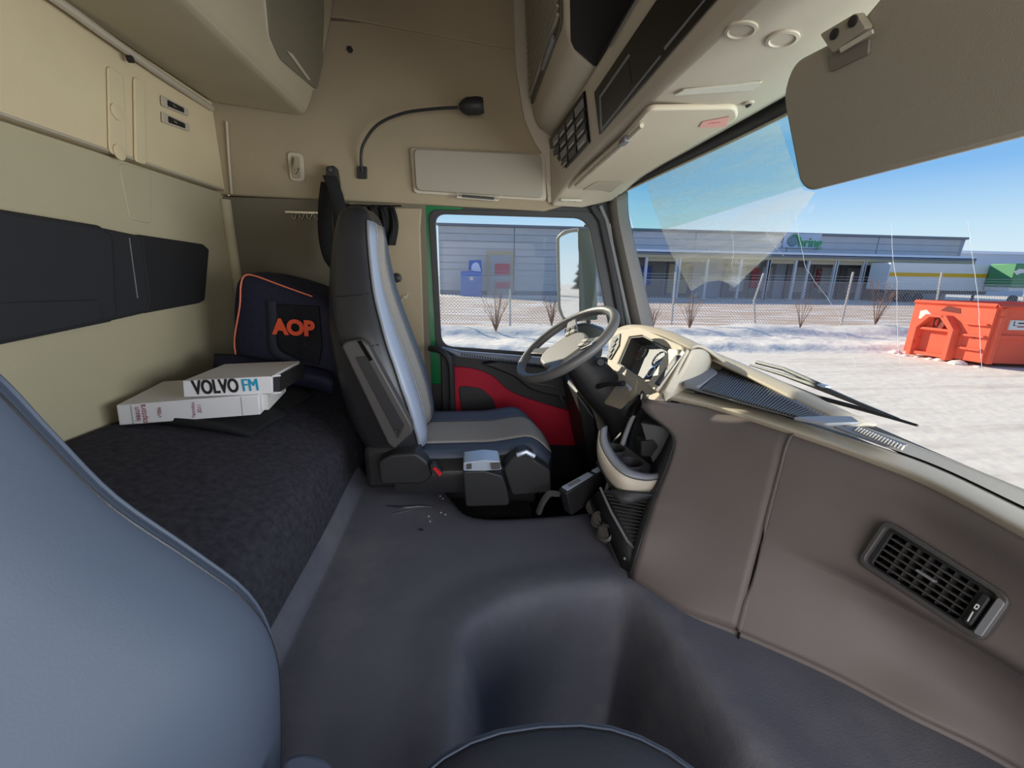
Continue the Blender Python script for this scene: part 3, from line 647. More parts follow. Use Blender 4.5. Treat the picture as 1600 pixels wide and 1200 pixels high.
# ------------------------------------------------------------------ dashboard
db = thing('dashboard', 'dark grey passenger dashboard with beige top running under the windscreen', 'dashboard')
ZTP = -.385
topx = [(1032, 620), (1120, 640), (1237, 678), (1345, 716), (1450, 758), (1600, 838)]
botx = [(985, 905), (1062, 952), (1152, 985), (1290, 1045), (1420, 1112), (1600, 1205)]
T_ = [P(u, v, Z=ZTP) for u, v in topx]+[V((.84, .32, ZTP)), V((.80, -.38, ZTP))]
B_ = [P(u, v, Z=-.78) for u, v in botx]+[V((.94, .25, -.78)), V((.92, -.38, -.78))]
no = V((-.82, -.5, .25)).normalized()
def face_rows(idx):
    rows_ = []; q0 = dict(zip((0, .03, .09, .2, .36, .5, .57, .60, .7, .85, 1), ((1008, 623), (1005, 631), (1012, 645), (1052, 680), (1046, 722), (1031, 760), (1022, 785), (1019, 795), (1008, 830), (995, 872), (985, 905))))
    for t, bl, cl in ((0, 0, 0), (.03, .016, .016), (.09, .026, .026), (.2, .022, .025), (.36, .018, .035), (.5, .014, .058), (.57, .012, .012), (.60, .012, -.004), (.7, .010, -.030), (.85, .004, -.03), (1, 0, -.0)):
        r = []
        for i in idx:
            if i == 0: r.append(P(*q0[t], Z=ZTP+(-.78-ZTP)*t)); continue
            k = max(0, min(1, (i-2.4)/1.6)); r.append(T_[i].lerp(B_[i], t)+no*(bl*(1-k)+cl*k))
        rows_.append(r)
    return rows_
gc = MB().grid(patch(face_rows([0, 1, 2]), 8, 4)); gp_ = MB().grid(patch(face_rows([2, 3, 4, 5, 6, 7]), 8, 4))
def shift(mb, f):
    r = MB(); r.v = [tuple(f(V(p))) for p in mb.v]; r.f = mb.f; return r
cen = gc.build('centre_panel', m_dash, db, sharp=80, solid=.012, off=1)
# passenger panel starts a few millimetres past the joint
G2 = patch(face_rows([2, 3, 4, 5, 6, 7]), 26, 8)
for r in G2:
    d = (r[1]-r[0]).normalized(); r[0] = r[0]+d*.008
def proj2(p): z = p.dot(fw); return (800+F_PX*p.dot(rt)/z, 600-F_PX*p.dot(up)/z)
gq = MB().grid(G2); hole = [(1350, 876), (1387, 820), (1574, 936), (1530, 998)]
def inpoly(x, y, q): 
    return all((q[(i+1) % 4][0]-q[i][0])*(y-q[i][1])-(q[(i+1) % 4][1]-q[i][1])*(x-q[i][0]) >= 0 for i in range(4)) or all((q[(i+1) % 4][0]-q[i][0])*(y-q[i][1])-(q[(i+1) % 4][1]-q[i][1])*(x-q[i][0]) <= 0 for i in range(4))
def vent_in(f):
    c = sum((V(gq.v[i]) for i in f), V())/4
    return c.dot(fw) > .2 and inpoly(*proj2(c), hole)
gq.f = [f for f in gq.f if not vent_in(f)]
gq.build('passenger_panel', m_dash, db, sharp=80, solid=.010, off=1)
DB = bvh_of(gp_); DC = bvh_of(gc)
G3 = patch(face_rows([2, 3]), 8, 4)
js = MB().grid([[r[0]-no*.006, r[1]-no*.006] for r in G3]); js.build('joint_strip', m_blackm, db)
# narrow skirt between panels and mat
sk = [[b+no*.004 for b in B_], [b+no*.010+V((0, 0, -.03)) for b in B_], [b+V((0, 0, -.09)) for b in B_]]
MB().grid(patch(sk, 6, 3)).build('skirt', m_dash, db, solid=.012, off=1)
MB().box(P(1156, 1000, Z=-.80)+no*.012, (.004, .004, .05)).build('skirt_joint', m_blackm, db)

# beige cap along the panel's top edge and the dash top surface
def arc(pts, dz, out): return [p+V((0, 0, dz))+no*out for p in pts]
T2 = [P(1012, 640, Z=ZTP-.02)]+T_
# extra shoulder sweeping down at the left beside the pocket
cap_l = [P(945, 775, Y=1.16), P(965, 715, Y=1.22), P(985, 660, Y=1.28), P(1003, 628, Y=1.30), P(1025, 613, Y=1.28)]
capc = [P(1003, 634, Z=ZTP)]+T_
cap = patch([[p+no*.004+V((0, 0, -.004)) for p in T_], [p+no*.010+V((0, 0, .004)) for p in T_], [p+no*.006+V((0, 0, .014)) for p in T_], [p+V((.05, .03, .018)) for p in T_], [p+V((.09, .05, .006)) for p in T_]], 6, 4)
MB().grid(cap).build('beige_cap', m_dashtop, db, sharp=80)
# top deck between cap and windscreen
deck_f = [p+V((.06, .035, .012)) for p in T_]
wbm = lambda y: cr_at(wbot, y)
def cr_at(L, y):
    L = sorted(L, key=lambda p: p[1])
    for i in range(len(L)-1):
        if L[i][1] <= y <= L[i+1][1]:
            t = (y-L[i][1])/(L[i+1][1]-L[i][1]); return V(L[i]).lerp(V(L[i+1]), t)
    return V(L[0]) if y < L[0][1] else V(L[-1])
rows = [[V((p.x, p.y, -.364)) for p in deck_f], [], [], []]
for i, p in enumerate(deck_f):
    wpt = cr_at(wbot, (1.80, 1.55, 1.30, 1.06, .80)[i] if i < 5 else p.y)
    a = p.lerp(wpt, .55); b = p.lerp(wpt, .72)
    rows[1].append(V((a.x, a.y, -.362))); rows[2].append(V((b.x, b.y, -.362+.25*max(0, wpt.z+.362)))); rows[3].append(wpt+V((.015, 0, 0)))
dk = MB().grid([r for r in patch(rows, 6, 4)]); dk.build('top_deck', m_dashtop, db, sharp=80)
DK = bvh_of(dk)
# dark cowl strip right along the base of the glass
MB().tube(cr1([V(p)+V((-.012, 0, .004)) for p in wbot], 5), .013, 8).build('cowl_strip', mat('cowl_grey', srgb(92, 90, 90), .6), db)
MB().grid(patch([[V(p)+V((-.02-.03*k, 0, .004)) for k, p in enumerate(wbot[2:])], [V(p)+V((-.015-.012*k, 0, .016)) for k, p in enumerate(wbot[2:])], [V(p)+V((.0, 0, .010)) for p in wbot[2:]]], 6, 3)).build('screen_foot_strip', mat('foot_strip', srgb(72, 70, 70), .6), db, sharp=80, solid=.01, off=-1)
MB().grid(patch([[V(p)+V((-.075, 0, .006)) for p in wbot[:4]], [V(p)+V((-.045, 0, .016)) for p in wbot[:4]], [V(p)+V((-.012, 0, .012)) for p in wbot[:4]]], 6, 3)).build('glass_edge_strip', m_dashtop, db, sharp=80, solid=.01, off=-1)

# defroster trays with ribs
def on_dk(u, v, o=0): return P(u, v, Z=-.352+o)
tray = slab([on_dk(u, v, .004) for u, v in ((1112, 572), (1158, 580), (1290, 652), (1262, 660), (1070, 606))], (0, 0, .004), .012).build('ribbed_tray', m_tray, db, bevel=.002)
tl = [on_dk(u, v, .004) for u, v in ((1128, 588), (1100, 610))]; trr = [on_dk(u, v, .004) for u, v in ((1280, 652), (1262, 657))]
tb = slab([on_dk(u, v, .004) for u, v in ((1106, 573), (1120, 588), (1092, 610), (1066, 606))], (0, 0, .016), .01).build('tray_end_wall', m_tray, db, bevel=.004)
for k in range(40):
    t = k/39; a = P(1166, 585, Z=-.344).lerp(P(1286, 650, Z=-.344), t); b = P(1098, 611, Z=-.344).lerp(P(1258, 657, Z=-.344), t)
    a = P(1130, 577, Z=-.344).lerp(P(1288, 651, Z=-.344), t)
    d = (b-a); c = (a+b)/2; ex = d.normalized(); ey = V((-ex.y, ex.x, 0))
    MB().box(c+V((0, 0, .003)), (d.length, .005, .006), (ex, ey, V((0, 0, 1)))).build('rib', m_dgrey, tray)
dv = slab([on_dk(u, v, .01) for u, v in ((1238, 656), (1290, 654), (1330, 655), (1342, 664), (1290, 666))], (0, 0, .008), .006).build('tray_divider', m_grey, db, bevel=.003)
t2 = slab([on_dk(u, v, .004) for u, v in ((1300, 668), (1345, 668), (1420, 698), (1385, 700))], (0, 0, .004), .006).build('ribbed_tray', m_tray, db, bevel=.002)
for k in range(16):
    t = k/15; a = P(1342, 668, Z=-.343).lerp(P(1412, 697, Z=-.343), t); b = a+V((-.03, -.02, 0))
    MB().tube([a, b], .0025, 4).build('rib', m_dashtop, t2)

# air vent in the passenger panel
vt = thing('air_vent', 'black rectangular air vent with slats in the passenger dashboard', 'air vent')
cs = [hit(DB, u, v)[0] for u, v in ((1385, 812), (1583, 935), (1532, 1006), (1338, 880))]
vc = sum(cs, V())/4; ex = ((cs[1]-cs[0])+(cs[2]-cs[3])).normalized(); ey = ((cs[3]-cs[0])+(cs[2]-cs[1])); ey = (ey-ex*ey.dot(ex)).normalized(); ez = ex.cross(ey)
if ez.dot(vc) > 0: ez = -ez
vc = vc+ez*.012
q = [PP(u, v, vc, ez) for u, v in ((1383, 810), (1584, 935), (1533, 1007), (1337, 878))]
vc = sum(q, V())/4
def vb(s, t, o=0): return q[0].lerp(q[1], s).lerp(q[3].lerp(q[2], s), t)+ez*o
fo = rpoly(q, .018, 4); fi = rpoly([vb(.05, .10), vb(.93, .10), vb(.93, .90), vb(.05, .90)], .012, 4)
ring([p-ez*.02 for p in fo], [p-ez*.02 for p in fi], ez*.022, 'bezel', m_grey if 0 else m_dgrey, vt, bevel=.003, seg=3)
fi2 = rpoly([vb(.10, .16), vb(.80, .16), vb(.80, .88), vb(.10, .88)], .006, 4); fo2 = rpoly([vb(.045, .09), vb(.93, .09), vb(.93, .91), vb(.045, .91)], .01, 4)
ring([p-ez*.014 for p in fo2], [p-ez*.014 for p in fi2], ez*.006, 'inner_frame', m_black, vt, bevel=.001)
slab([vb(.08, .12, -.045), vb(.84, .12, -.045), vb(.84, .9, -.045), vb(.08, .9, -.045)], ez*.004).build('vent_cavity', m_blackm, vt)
slab([vb(.93, .12, -.004), vb(.985, .14, -.004), vb(.985, .88, -.004), vb(.93, .9, -.004)], ez*.008, .004).build('bezel_end', m_grey, vt, bevel=.002)
for k in range(5):
    t = .26+k*.13; MB().prism([vb(.10, t, -.012), vb(.80, t, -.012), vb(.80, t+.028, -.012), vb(.10, t+.028, -.012)], -ez*.014).build('slat', m_dgrey, vt, smooth=False)
for k in range(6):
    s = .20+k*.10; MB().prism([vb(s, .16, -.022), vb(s+.012, .16, -.022), vb(s+.012, .88, -.022), vb(s, .88, -.022)], -ez*.02).build('vane', m_dgrey, vt, smooth=False)
slab([vb(.40, .49, -.006), vb(.55, .49, -.006), vb(.55, .54, -.006), vb(.40, .54, -.006)], -ez*.012, .002).build('vane_tab', m_grey, vt, bevel=.001)
slab([vb(.835, .2, -.012), vb(.90, .2, -.012), vb(.90, .85, -.012), vb(.835, .85, -.012)], ez*.012, .01).build('thumb_wheel', m_black, vt, bevel=.003)
ring(rpoly([vb(.853, .42, .001), vb(.877, .42, .001), vb(.877, .52, .001), vb(.853, .52, .001)], .003, 4), rpoly([vb(.858, .445, .001), vb(.872, .445, .001), vb(.872, .495, .001), vb(.858, .495, .001)], .002, 4), ez*.001, 'open_mark', m_paper, vt)
slab([vb(.860, .58, .001), vb(.868, .58, .001), vb(.874, .78, .001), vb(.866, .78, .001)], ez*.001).build('closed_mark', m_paper, vt)

# ------------------------------------------------------------------ centre console: storage pocket, cup holder, knob strip
po = thing('storage_pocket', 'dark open storage pocket in the centre of the dashboard', 'storage pocket')
yk = 1.16
slab([P(u, v, Y=1.33) for u, v in ((1015, 630), (1060, 680), (1060, 790), (940, 800), (950, 700))], (0, .01, 0)).build('back_panel', m_black, po)
# inner right wall (dark) that closes against the centre panel edge
edge = [r[0] for r in patch(face_rows([0, 1, 2]), 8, 4)]
MB().grid([[p for p in edge], [p+V((.06, .16, 0)) for p in edge]]).build('side_wall', m_black, po, solid=.006)
slab([P(1000, 660, Y=1.22), P(1052, 668, Y=1.20), P(1056, 745, Y=1.14), P(1018, 722, Y=1.20)], (.03, .03, 0)).build('divider', m_black, po, bevel=.004)
slab([P(u, v, Y=1.20) for u, v in ((1002, 690), (1022, 688), (1032, 702), (1030, 716), (1002, 712))], (0, .05, 0), .004).build('phone_clip', m_black, po, bevel=.003)
MB().box(P(985, 735, Y=1.24), (.20, .14, .012)).build('pocket_floor', m_black, po, bevel=.003)
MB().tube(cr1(cap_l, 5), .008, 8).build('pocket_edge', m_grey, po)

cup = thing('cup_holder', 'beige pull-out cup holder tray projecting from the centre console', 'cup holder')
yc = 1.12
lip_o = cr1([P(u, v, Y=y) for u, v, y in ((938, 672, 1.22), (938, 695, 1.16), (955, 725, 1.10), (978, 744, 1.06), (1008, 751, 1.06), (1034, 748, 1.08))], 5)
rows = [[p+V((0, 0, .0)) for p in lip_o], [p+V((-.004, -.006, -.02)) for p in lip_o], [p+V((.004, .003, -.055)) for p in lip_o], [p+V((.03, .025, -.075)) for p in lip_o]]
MB().grid(patch(rows, 2, 4)).build('front_lip', m_beige_plastic, cup, solid=.010, off=0, sharp=60, bevel=.003)
inn = [p+V((.03, .035, .0)) for p in lip_o]
MB().grid([[p+V((0, 0, .001)) for p in lip_o], [a.lerp(b, .5)+V((0, 0, .004)) for a, b in zip(lip_o, inn)], [p+V((0, 0, -.001)) for p in inn]]).build('top_rim', m_silver if 0 else m_grey, cup, solid=.006, sharp=60)
for u, v, y in ((958, 700, 1.20), (985, 722, 1.14)):
    c = P(u, v, Y=y); MB().lathe(c, (0, 0, 1), [(.030, -.06), (.036, 0), (.040, .002), (.040, -.004), (.034, -.006), (.028, -.055)], 20).build('cup_ring', m_black, cup)
MB().prism([p+V((.02, .02, -.07)) for p in lip_o]+[lip_o[-1]+V((.1, .1, -.07)), lip_o[0]+V((.1, .05, -.07))], (0, 0, -.035)).build('tray_body', m_dgrey, cup, bevel=.004)

ks = thing('switch_console', 'dark centre console below the cup holder with three round knobs', 'console')
kp = [P(935, 770, Z=-.62), P(955, 775, Z=-.62), P(1015, 800, Z=-.64), P(1000, 850, Z=-.72), P(985, 885, Z=-.76), P(940, 810, Z=-.77)]
ksl = MB().grid([[P(924, 778, Z=-.70), P(933, 768, Z=-.66), P(960, 768, Z=-.60), P(1030, 775, Z=-.60)],
                 [P(935, 805, Z=-.73), P(950, 795, Z=-.68), P(975, 795, Z=-.66), P(1025, 795, Z=-.66)],
                 [P(955, 850, Z=-.76), P(975, 838, Z=-.71), P(990, 840, Z=-.71), P(1015, 845, Z=-.72)],
                 [P(978, 905, Z=-.79), P(990, 890, Z=-.77), P(1000, 880, Z=-.76), P(1006, 870, Z=-.76)]])
ksl.build('console_face', m_black, ks, solid=.01, off=1, sharp=50)
MB().grid([[P(924, 778, Z=-.70), P(935, 805, Z=-.73), P(955, 850, Z=-.76), P(978, 905, Z=-.79)], [P(924, 778, Z=-.70)+V((.02, .03, -.2)), P(935, 805, Z=-.73)+V((.02, .03, -.2)), P(955, 850, Z=-.76)+V((.02, .02, -.15)), P(978, 905, Z=-.79)+V((.02, .01, -.1))]]).build('console_side', m_black, ks, solid=.006)
MB().tube([P(938, 762, Z=-.63), P(955, 800, Z=-.67), P(980, 845, Z=-.71), P(992, 858, Z=-.73)], .004, 6).build('shelf_edge', m_grey, ks)
for k in range(14):
    t = k/13; a = P(944, 768, Z=-.625).lerp(P(990, 850, Z=-.715), t); b = P(1020, 782, Z=-.625).lerp(P(1004, 850, Z=-.715), t)
    MB().tube([a, b], .0025, 4).build('shelf_rib', m_black, ks)
for i, (u, v) in enumerate(((930, 793), (938, 814), (948, 835))):
    c = P(u, v, Z=-.73-.012*i); ax = (-c.normalized()+V((-.5, .1, .5))).normalized()
    kn = MB().lathe(c-ax*.012, ax, [(.026, 0), (.029, .012), (.027, .026), (.020, .030), (.018, .022)], 22).build('knob', m_dgrey, ks)
    MB().tube([c+ax*.014+(ax.cross(V((0, 0, 1))).normalized()*.024*math.cos(a)+ax.cross(ax.cross(V((0, 0, 1)))).normalized()*.024*math.sin(a)) for a in [math.pi*2*j/20 for j in range(20)]], .0018, 5, closed=True).build('knob_ring', m_chrome, kn)
MB().lathe(P(977, 873, Z=-.765), (-.6, -.5, .6), [(.004, 0), (.004, .004)], 8).build('indicator', m_silver, ks)

# wired handset lying at the edge of the tunnel
hs = thing('suspension_remote', 'dark wired remote control with pale keys beside the round knobs', 'remote control')
zt = -.66
a, b, c, d = P(872, 763, Z=zt), P(935, 729, Z=zt+.02), P(946, 733, Z=zt+.02), P(885, 771, Z=zt)
dn = V((.03, .03, -.10))
MB().add([a, b, c, d, a+dn, b+dn, c+dn, d+dn], [(0, 1, 2, 3), (7, 6, 5, 4), (0, 4, 5, 1), (1, 5, 6, 2), (2, 6, 7, 3), (3, 7, 4, 0)]).build('body', m_black, hs, bevel=.006, seg=3)
pn = (b-a).cross(d-a).normalized(); pn = pn if pn.z > 0 else -pn
def hb(s, t, o=.001): return a.lerp(b, s).lerp(d.lerp(c, s), t)+pn*o
slab([hb(.05, .12), hb(.70, .12), hb(.70, .88), hb(.05, .88)], pn*.003, .004).build('key_panel', m_silver, hs, bevel=.001)
slab([hb(.78, .12), hb(.97, .12), hb(.97, .88), hb(.78, .88)], pn*.003, .004).build('key_panel', m_silver, hs, bevel=.001)
slab([hb(.15, .3, .004), hb(.42, .3, .004), hb(.42, .7, .004), hb(.15, .7, .004)], pn*.001, .003).build('key', m_grey, hs)
cc = cr1([a+V((0, 0, -.02)), P(858, 772, Z=-.68), P(848, 785, Z=-.71), P(842, 800, Z=-.76)], 14); coil = []
for i, p in enumerate(cc):
    for k in range(6):
        an = k/6*2*math.pi; nxt = cc[min(i+1, len(cc)-1)]; coil.append(p.lerp(nxt, k/6)+V((math.cos(an)*.009, math.sin(an)*.009, math.sin(an)*.004)))
MB().tube(coil, .0022, 5).build('coiled_cord', m_dgrey, hs)

# ------------------------------------------------------------------ instrument panel and steering
ip = thing('instrument_panel', 'sunlit beige instrument panel with round gauges behind the steering wheel', 'instrument panel')
ipn = V((-.84, 0, .55)).normalized(); ipp = V((.66, 1.6, -.33))
def I(u, v, o=0): return PP(u, v, ipp+ipn*o, ipn)
lip = [(962, 520), (1000, 514), (1060, 532), (1098, 552), (1150, 568)]
hood = [[P(958, 524, Y=2.02), P(985, 516, Y=1.93), P(1030, 526, Y=1.68), P(1078, 548, Y=1.42)],
        [P(962, 518, Y=2.03), P(990, 511, Y=1.95), P(1038, 519, Y=1.72), P(1098, 545, Y=1.45)],
        [V((.88, 2.03, -.25)), V((.93, 1.9, -.27)), V((.95, 1.7, -.29)), V((.98, 1.45, -.33))]]
MB().grid(patch(hood, 5, 4)).build('hood', m_dashtop, ip, solid=.012, sharp=60, bevel=.003)
# recess side walls and the gauge face
fo = [I(u, v, .02) for u, v in ((953, 518), (1000, 512), (1075, 546), (1040, 612), (1010, 640), (948, 610))]
fi = [I(u, v, .02) for u, v in ((984, 526), (1004, 524), (1052, 548), (1020, 596), (1003, 592), (966, 568))]
ring([p-ipn*.03 for p in fo], [p-ipn*.03 for p in fi], ipn*.034, 'surround', m_dashtop, ip, bevel=.004)
slab([I(u, v, -.05) for u, v in ((968, 514), (1000, 512), (1064, 540), (1030, 608), (995, 604), (955, 572))], -ipn*.01).build('gauge_face', mat('dial_grey', srgb(112, 114, 118), .5), ip)
ring([p-ipn*.064 for p in fi], [p-ipn*.064+(sum(fi, V())/6-p)*.05 for p in fi], ipn*.06, 'recess_wall', m_dgrey, ip)
for u, v, r in ((1030, 562, .036), (1002, 553, .036), (1019, 582, .022)):
    c = I(u, v, -.046); g = MB().lathe(c, ipn, [(r, 0), (r, .003), (r*.93, .004), (r*.9, .001)], 28).build('gauge', mat('gauge_grey', srgb(118, 120, 126), .35), ip)
    x = V((0, 1, 0)); y = ipn.cross(x)
    MB().tube([c+ipn*.004+x*r*.95*math.cos(k/24*6.283)+y*r*.95*math.sin(k/24*6.283) for k in range(24)], .0022, 6, closed=True).build('gauge_ring', m_chrome, g)
    for k in range(11):
        an = math.radians(-40+k*26); d = x*math.cos(an)+y*math.sin(an); MB().tube([c+ipn*.004+d*r*.70, c+ipn*.004+d*r*.86], .0009, 4).build('tick', m_paper, g)
    MB().tube([c+ipn*.006, c+ipn*.006+(x*.6+y*.5)*r*.9], .0012, 5).build('needle', m_orange, g)
sp1 = slab([I(u, v, .026) for u, v in ((957, 528), (970, 521), (968, 540), (955, 562), (948, 560))], ipn*.004, .003).build('switch_strip', m_dgrey, ip, bevel=.001)
for k in range(4):
    c = I(961.5-k*3, 531+k*8, .032); MB().box(c, (.022, .03, .006), (V((.55, 0, .84)), V((0, 1, 0)), ipn)).build('switch', m_black, sp1, bevel=.001)
sp2 = slab([I(u, v, .026) for u, v in ((1050, 548), (1071, 550), (1029, 614), (1016, 604))], ipn*.014, .006).build('switch_strip', mat('strip_cream', srgb(196, 188, 170), .5), ip, bevel=.003)
slab([I(u, v, .041) for u, v in ((1056, 555), (1065, 556), (1030, 604), (1023, 600))], ipn*.0015, .003).build('strip_window', m_black, sp2)
for k in range(4):
    MB().box(I(1057-k*8, 562+k*10.5, .044), (.030, .020, .004), (V((.55, 0, .84)), V((0, 1, 0)), ipn)).build('switch', m_dgrey, sp2, bevel=.001)
lp = slab([I(u, v, .020) for u, v in ((948, 575), (975, 582), (998, 596), (994, 618), (970, 640), (946, 632))], ipn*.006, .008).build('lower_switch_panel', m_beige_plastic, ip, bevel=.002)
for u, v in ((953, 586), (961, 590), (954, 596), (962, 600), (953, 608)):
    MB().box(I(u, v, .028), (.02, .022, .005), (V((.55, 0, .84)), V((0, 1, 0)), ipn)).build('switch', m_dgrey, lp, bevel=.001)
MB().tube(cr1([I(968, 606, .03), I(976, 601, .05), I(985, 608, .04)], 4), .008, 8).build('ignition_cover', m_silver, lp)
# hump right of the cluster
ha = [I(1079, 546, .012), I(1059, 583, .012), I(1030, 620, .012)]; hb_ = [P(1114, 562, Z=-.315), P(1092, 592, Z=-.350), P(1038, 627, Z=-.378)]
hump = [ha, [a.lerp(b, .45)+V((0, 0, .018)) for a, b in zip(ha, hb_)], hb_]
MB().grid(patch(hump, 5, 4)).build('side_hump', m_dashtop, ip, solid=.006, sharp=70)
slab([P(1003, 640, Y=1.42), P(1020, 618, Y=1.40), P(1046, 600, Y=1.36), P(1062, 618, Y=1.24), P(1030, 632, Y=1.30)], (0, .04, -.03)).build('lower_cheek', m_beige_plastic, ip, bevel=.006)

wc = P(884, 536, Y=1.62); wx = V((.81, 0, .59)).normalized(); wn = V((-.59, -.10, .81)).normalized(); wx = (wx-wn*wx.dot(wn)).normalized(); wy = wn.cross(wx)
sw = thing('steering_wheel', 'grey four-spoke truck steering wheel with switches on its spokes', 'steering wheel')
R_ = .215
m_wheel = mat('wheel_leather', srgb(92, 90, 88), .42, .2, 500)
MB().tube([wc+wx*R_*math.cos(k/48*6.2832)+wy*R_*math.sin(k/48*6.2832) for k in range(48)], .0185, 12, closed=True).build('rim', m_wheel, sw)
hub = rpoly([wc-wn*.045+wx*a_+wy*b_ for a_, b_ in ((-.125, -.05), (-.09, -.105), (.04, -.105), (.085, -.03), (.085, .03), (.04, .105), (-.09, .105), (-.125, .05))], .02)
MB().prism(hub, wn*.035).build('hub', mat('hub_grey', srgb(128, 124, 118), .45, .15, 700), sw, bevel=.01, seg=3)
for an, wd in ((-62, .035), (62, .035), (-130, .03), (130, .03)):
    an = math.radians(an)+math.pi*0; d = wx*math.cos(an)+wy*math.sin(an); p = wn.cross(d)
    a0 = wc+d*.07-wn*.03; a1 = wc+d*(R_-.004)-wn*.002
    sp = MB().prism([a0-p*wd, a1-p*wd*.55, a1+p*wd*.55, a0+p*wd], wn*.010).build('spoke', m_wheel if abs(an) > 1.5 else m_grey, sw, bevel=.004, seg=3)
    if wd > .032:
        for k in range(2):
            for j in (-1, 1):
                cc_ = wc+d*(.10+k*.035)-wn*.006+p*j*.012; MB().box(cc_, (.028, .018, .006), (d, p, wn)).build('button', m_lens if (k+j) % 2 else m_dgrey, sp, bevel=.0015)
# column
cl = thing('steering_column', 'black steering column shroud and stalk under the steering wheel', 'steering column')
c0 = wc-wn*.05; c1 = wc-wn*.20+V((.02, 0, 0)); c2 = wc-wn*.30+V((.05, 0, -.05)); c3 = V((c2.x+.05, 1.62, -.85))
def sec(c, rx, ry, ax): 
    return [c+wx*rx*math.copysign(abs(math.cos(k/16*6.2832))**.6, math.cos(k/16*6.2832))+V((0, 1, 0))*ry*math.copysign(abs(math.sin(k/16*6.2832))**.6, math.sin(k/16*6.2832)) for k in range(16)]
MB().grid(patch([sec(c0, .055, .06, 0)+[sec(c0, .055, .06, 0)[0]], sec(c1, .085, .10, 0)+[sec(c1, .085, .10, 0)[0]], sec(c2, .085, .13, 0)+[sec(c2, .085, .13, 0)[0]], sec(c3, .09, .14, 0)+[sec(c3, .09, .14, 0)[0]]], 1, 5)).build('shroud', m_black, cl, sharp=60)
MB().tube([c1+V((-.02, -.10, 0)), c1+V((.0, -.17, .03)), c1+V((.03, -.24, .05))], [.010, .008, .011], 10).build('stalk', m_black, cl)
MB().lathe(P(938, 566, Y=1.52), (-.2, -1, .2), [(.018, 0), (.018, .01), (.013, .014)], 18).build('column_cap', m_black, cl)
slab([P(u, v, Y=1.72) for u, v in ((900, 610), (1000, 620), (1005, 900), (960, 900), (920, 720))], (0, .3, 0), .02).build('knee_panel', m_black, cl, bevel=.01)
MB().tube([P(898, 612, Y=1.71), P(934, 662, Y=1.71)], .003, 6).build('panel_edge', m_grey, cl)
key = thing('gloss_cable', 'glossy black coiled cable hanging beside the dashboard pocket', 'cable')
kc = cr1([P(1003, 622, Y=1.31), P(992, 634, Y=1.30), P(985, 655, Y=1.30), P(978, 680, Y=1.30), P(975, 700, Y=1.30)], 16); coil = []
for i, p in enumerate(kc):
    for k in range(4):
        an = (i*4+k)/9*2*math.pi; coil.append(p.lerp(kc[min(i+1, len(kc)-1)], k/4)+V((math.cos(an)*.014, math.sin(an)*.014, math.sin(an)*.006)))
MB().tube(coil, .005, 6).build('coil', m_blackg, key)

# ------------------------------------------------------------------ driver seat
ds = thing('driver_seat', 'black leather driver seat with grey fabric centre and high backrest', 'seat')
YS = 1.62
# (z, x_back, x_front, half width)
secs = [(-.72, -.33, -.17, .19), (-.62, -.385, -.155, .24), (-.50, -.43, -.165, .265), (-.36, -.46, -.20, .27), (-.22, -.475, -.245, .255), (-.08, -.475, -.285, .215), (.04, -.465, -.305, .175), (.13, -.45, -.315, .15), (.19, -.43, -.325, .125), (.215, -.40, -.345, .09)]
def seat_sec(z, xb, xf, hw, yc_, lean=0):
    pts = []; n = 28; cx = (xb+xf)/2; hx = (xf-xb)/2
    for k in range(n):
        a_ = 2*math.pi*k/n; c_ = math.cos(a_); s_ = math.sin(a_); ex_ = .5
        x = cx+hx*math.copysign(abs(c_)**ex_, c_); y = yc_+hw*math.copysign(abs(s_)**.62, s_)
        if c_ > .3: x -= .035*max(0, 1-abs((y-yc_)/hw)*1.35)*(1 if z < .05 else .3)
        pts.append(V((x, y, z)))
    return pts
R = [seat_sec(z, xb, xf, hw, YS) for z, xb, xf, hw in secs]
G_ = patch([r+[r[0]] for r in R], 1, 4)
mb = MB().grid(G_); mb.f.append(tuple(range(len(G_[0])-2, -1, -1))); mb.f.append(tuple(len(mb.v)-len(G_[0])+k for k in range(len(G_[0])-1)))
mb.build('backrest', m_leather_dark, ds, sharp=60)
BS = bvh_of(mb)
# front cover: vinyl bolsters and fabric strip laid on the front
def front_x(z, y):
    h = BS.ray_cast(V((1, y, z)), V((-1, 0, 0))); return h[0].x if h[0] else None
def strip(y0f, y1f, zs, off, name, m_, par, n=6):
    rows_ = []
    for z in zs:
        hw = None
        for a_, b_ in zip(secs, secs[1:]):
            if a_[0] <= z <= b_[0]: t = (z-a_[0])/(b_[0]-a_[0]); hw = a_[3]*(1-t)+b_[3]*t
        r = []
        for k in range(n+1):
            f_ = y0f+(y1f-y0f)*k/n; y = YS+f_*hw; x = front_x(z, y); r.append(V(((x if x is not None else -.3)+off, y, z)))
        rows_.append(r)
    return MB().grid(rows_).build(name, m_, par, sharp=80, solid=.006, off=0)
zs = [-.60+.045*k for k in range(18)]
strip(-.90, -.46, zs, .004, 'side_bolster', m_bolster_lit, ds)
strip(-.44, .44, zs, .005, 'fabric_centre', m_fabric, ds)
strip(.46, .90, zs, .004, 'side_bolster', m_leather_sheen, ds)
# piping along the near front edge
pipe_ = []
for z in zs:
    hw = [a_[3]*(1-(z-a_[0])/(b_[0]-a_[0]))+b_[3]*(z-a_[0])/(b_[0]-a_[0]) for a_, b_ in zip(secs, secs[1:]) if a_[0] <= z <= b_[0]][0]
    x = front_x(z, YS-.91*hw); pipe_.append(V((x+.006, YS-.92*hw, z)))
MB().tube(cr1(pipe_, 3), .004, 6).build('piping', m_grey, ds)
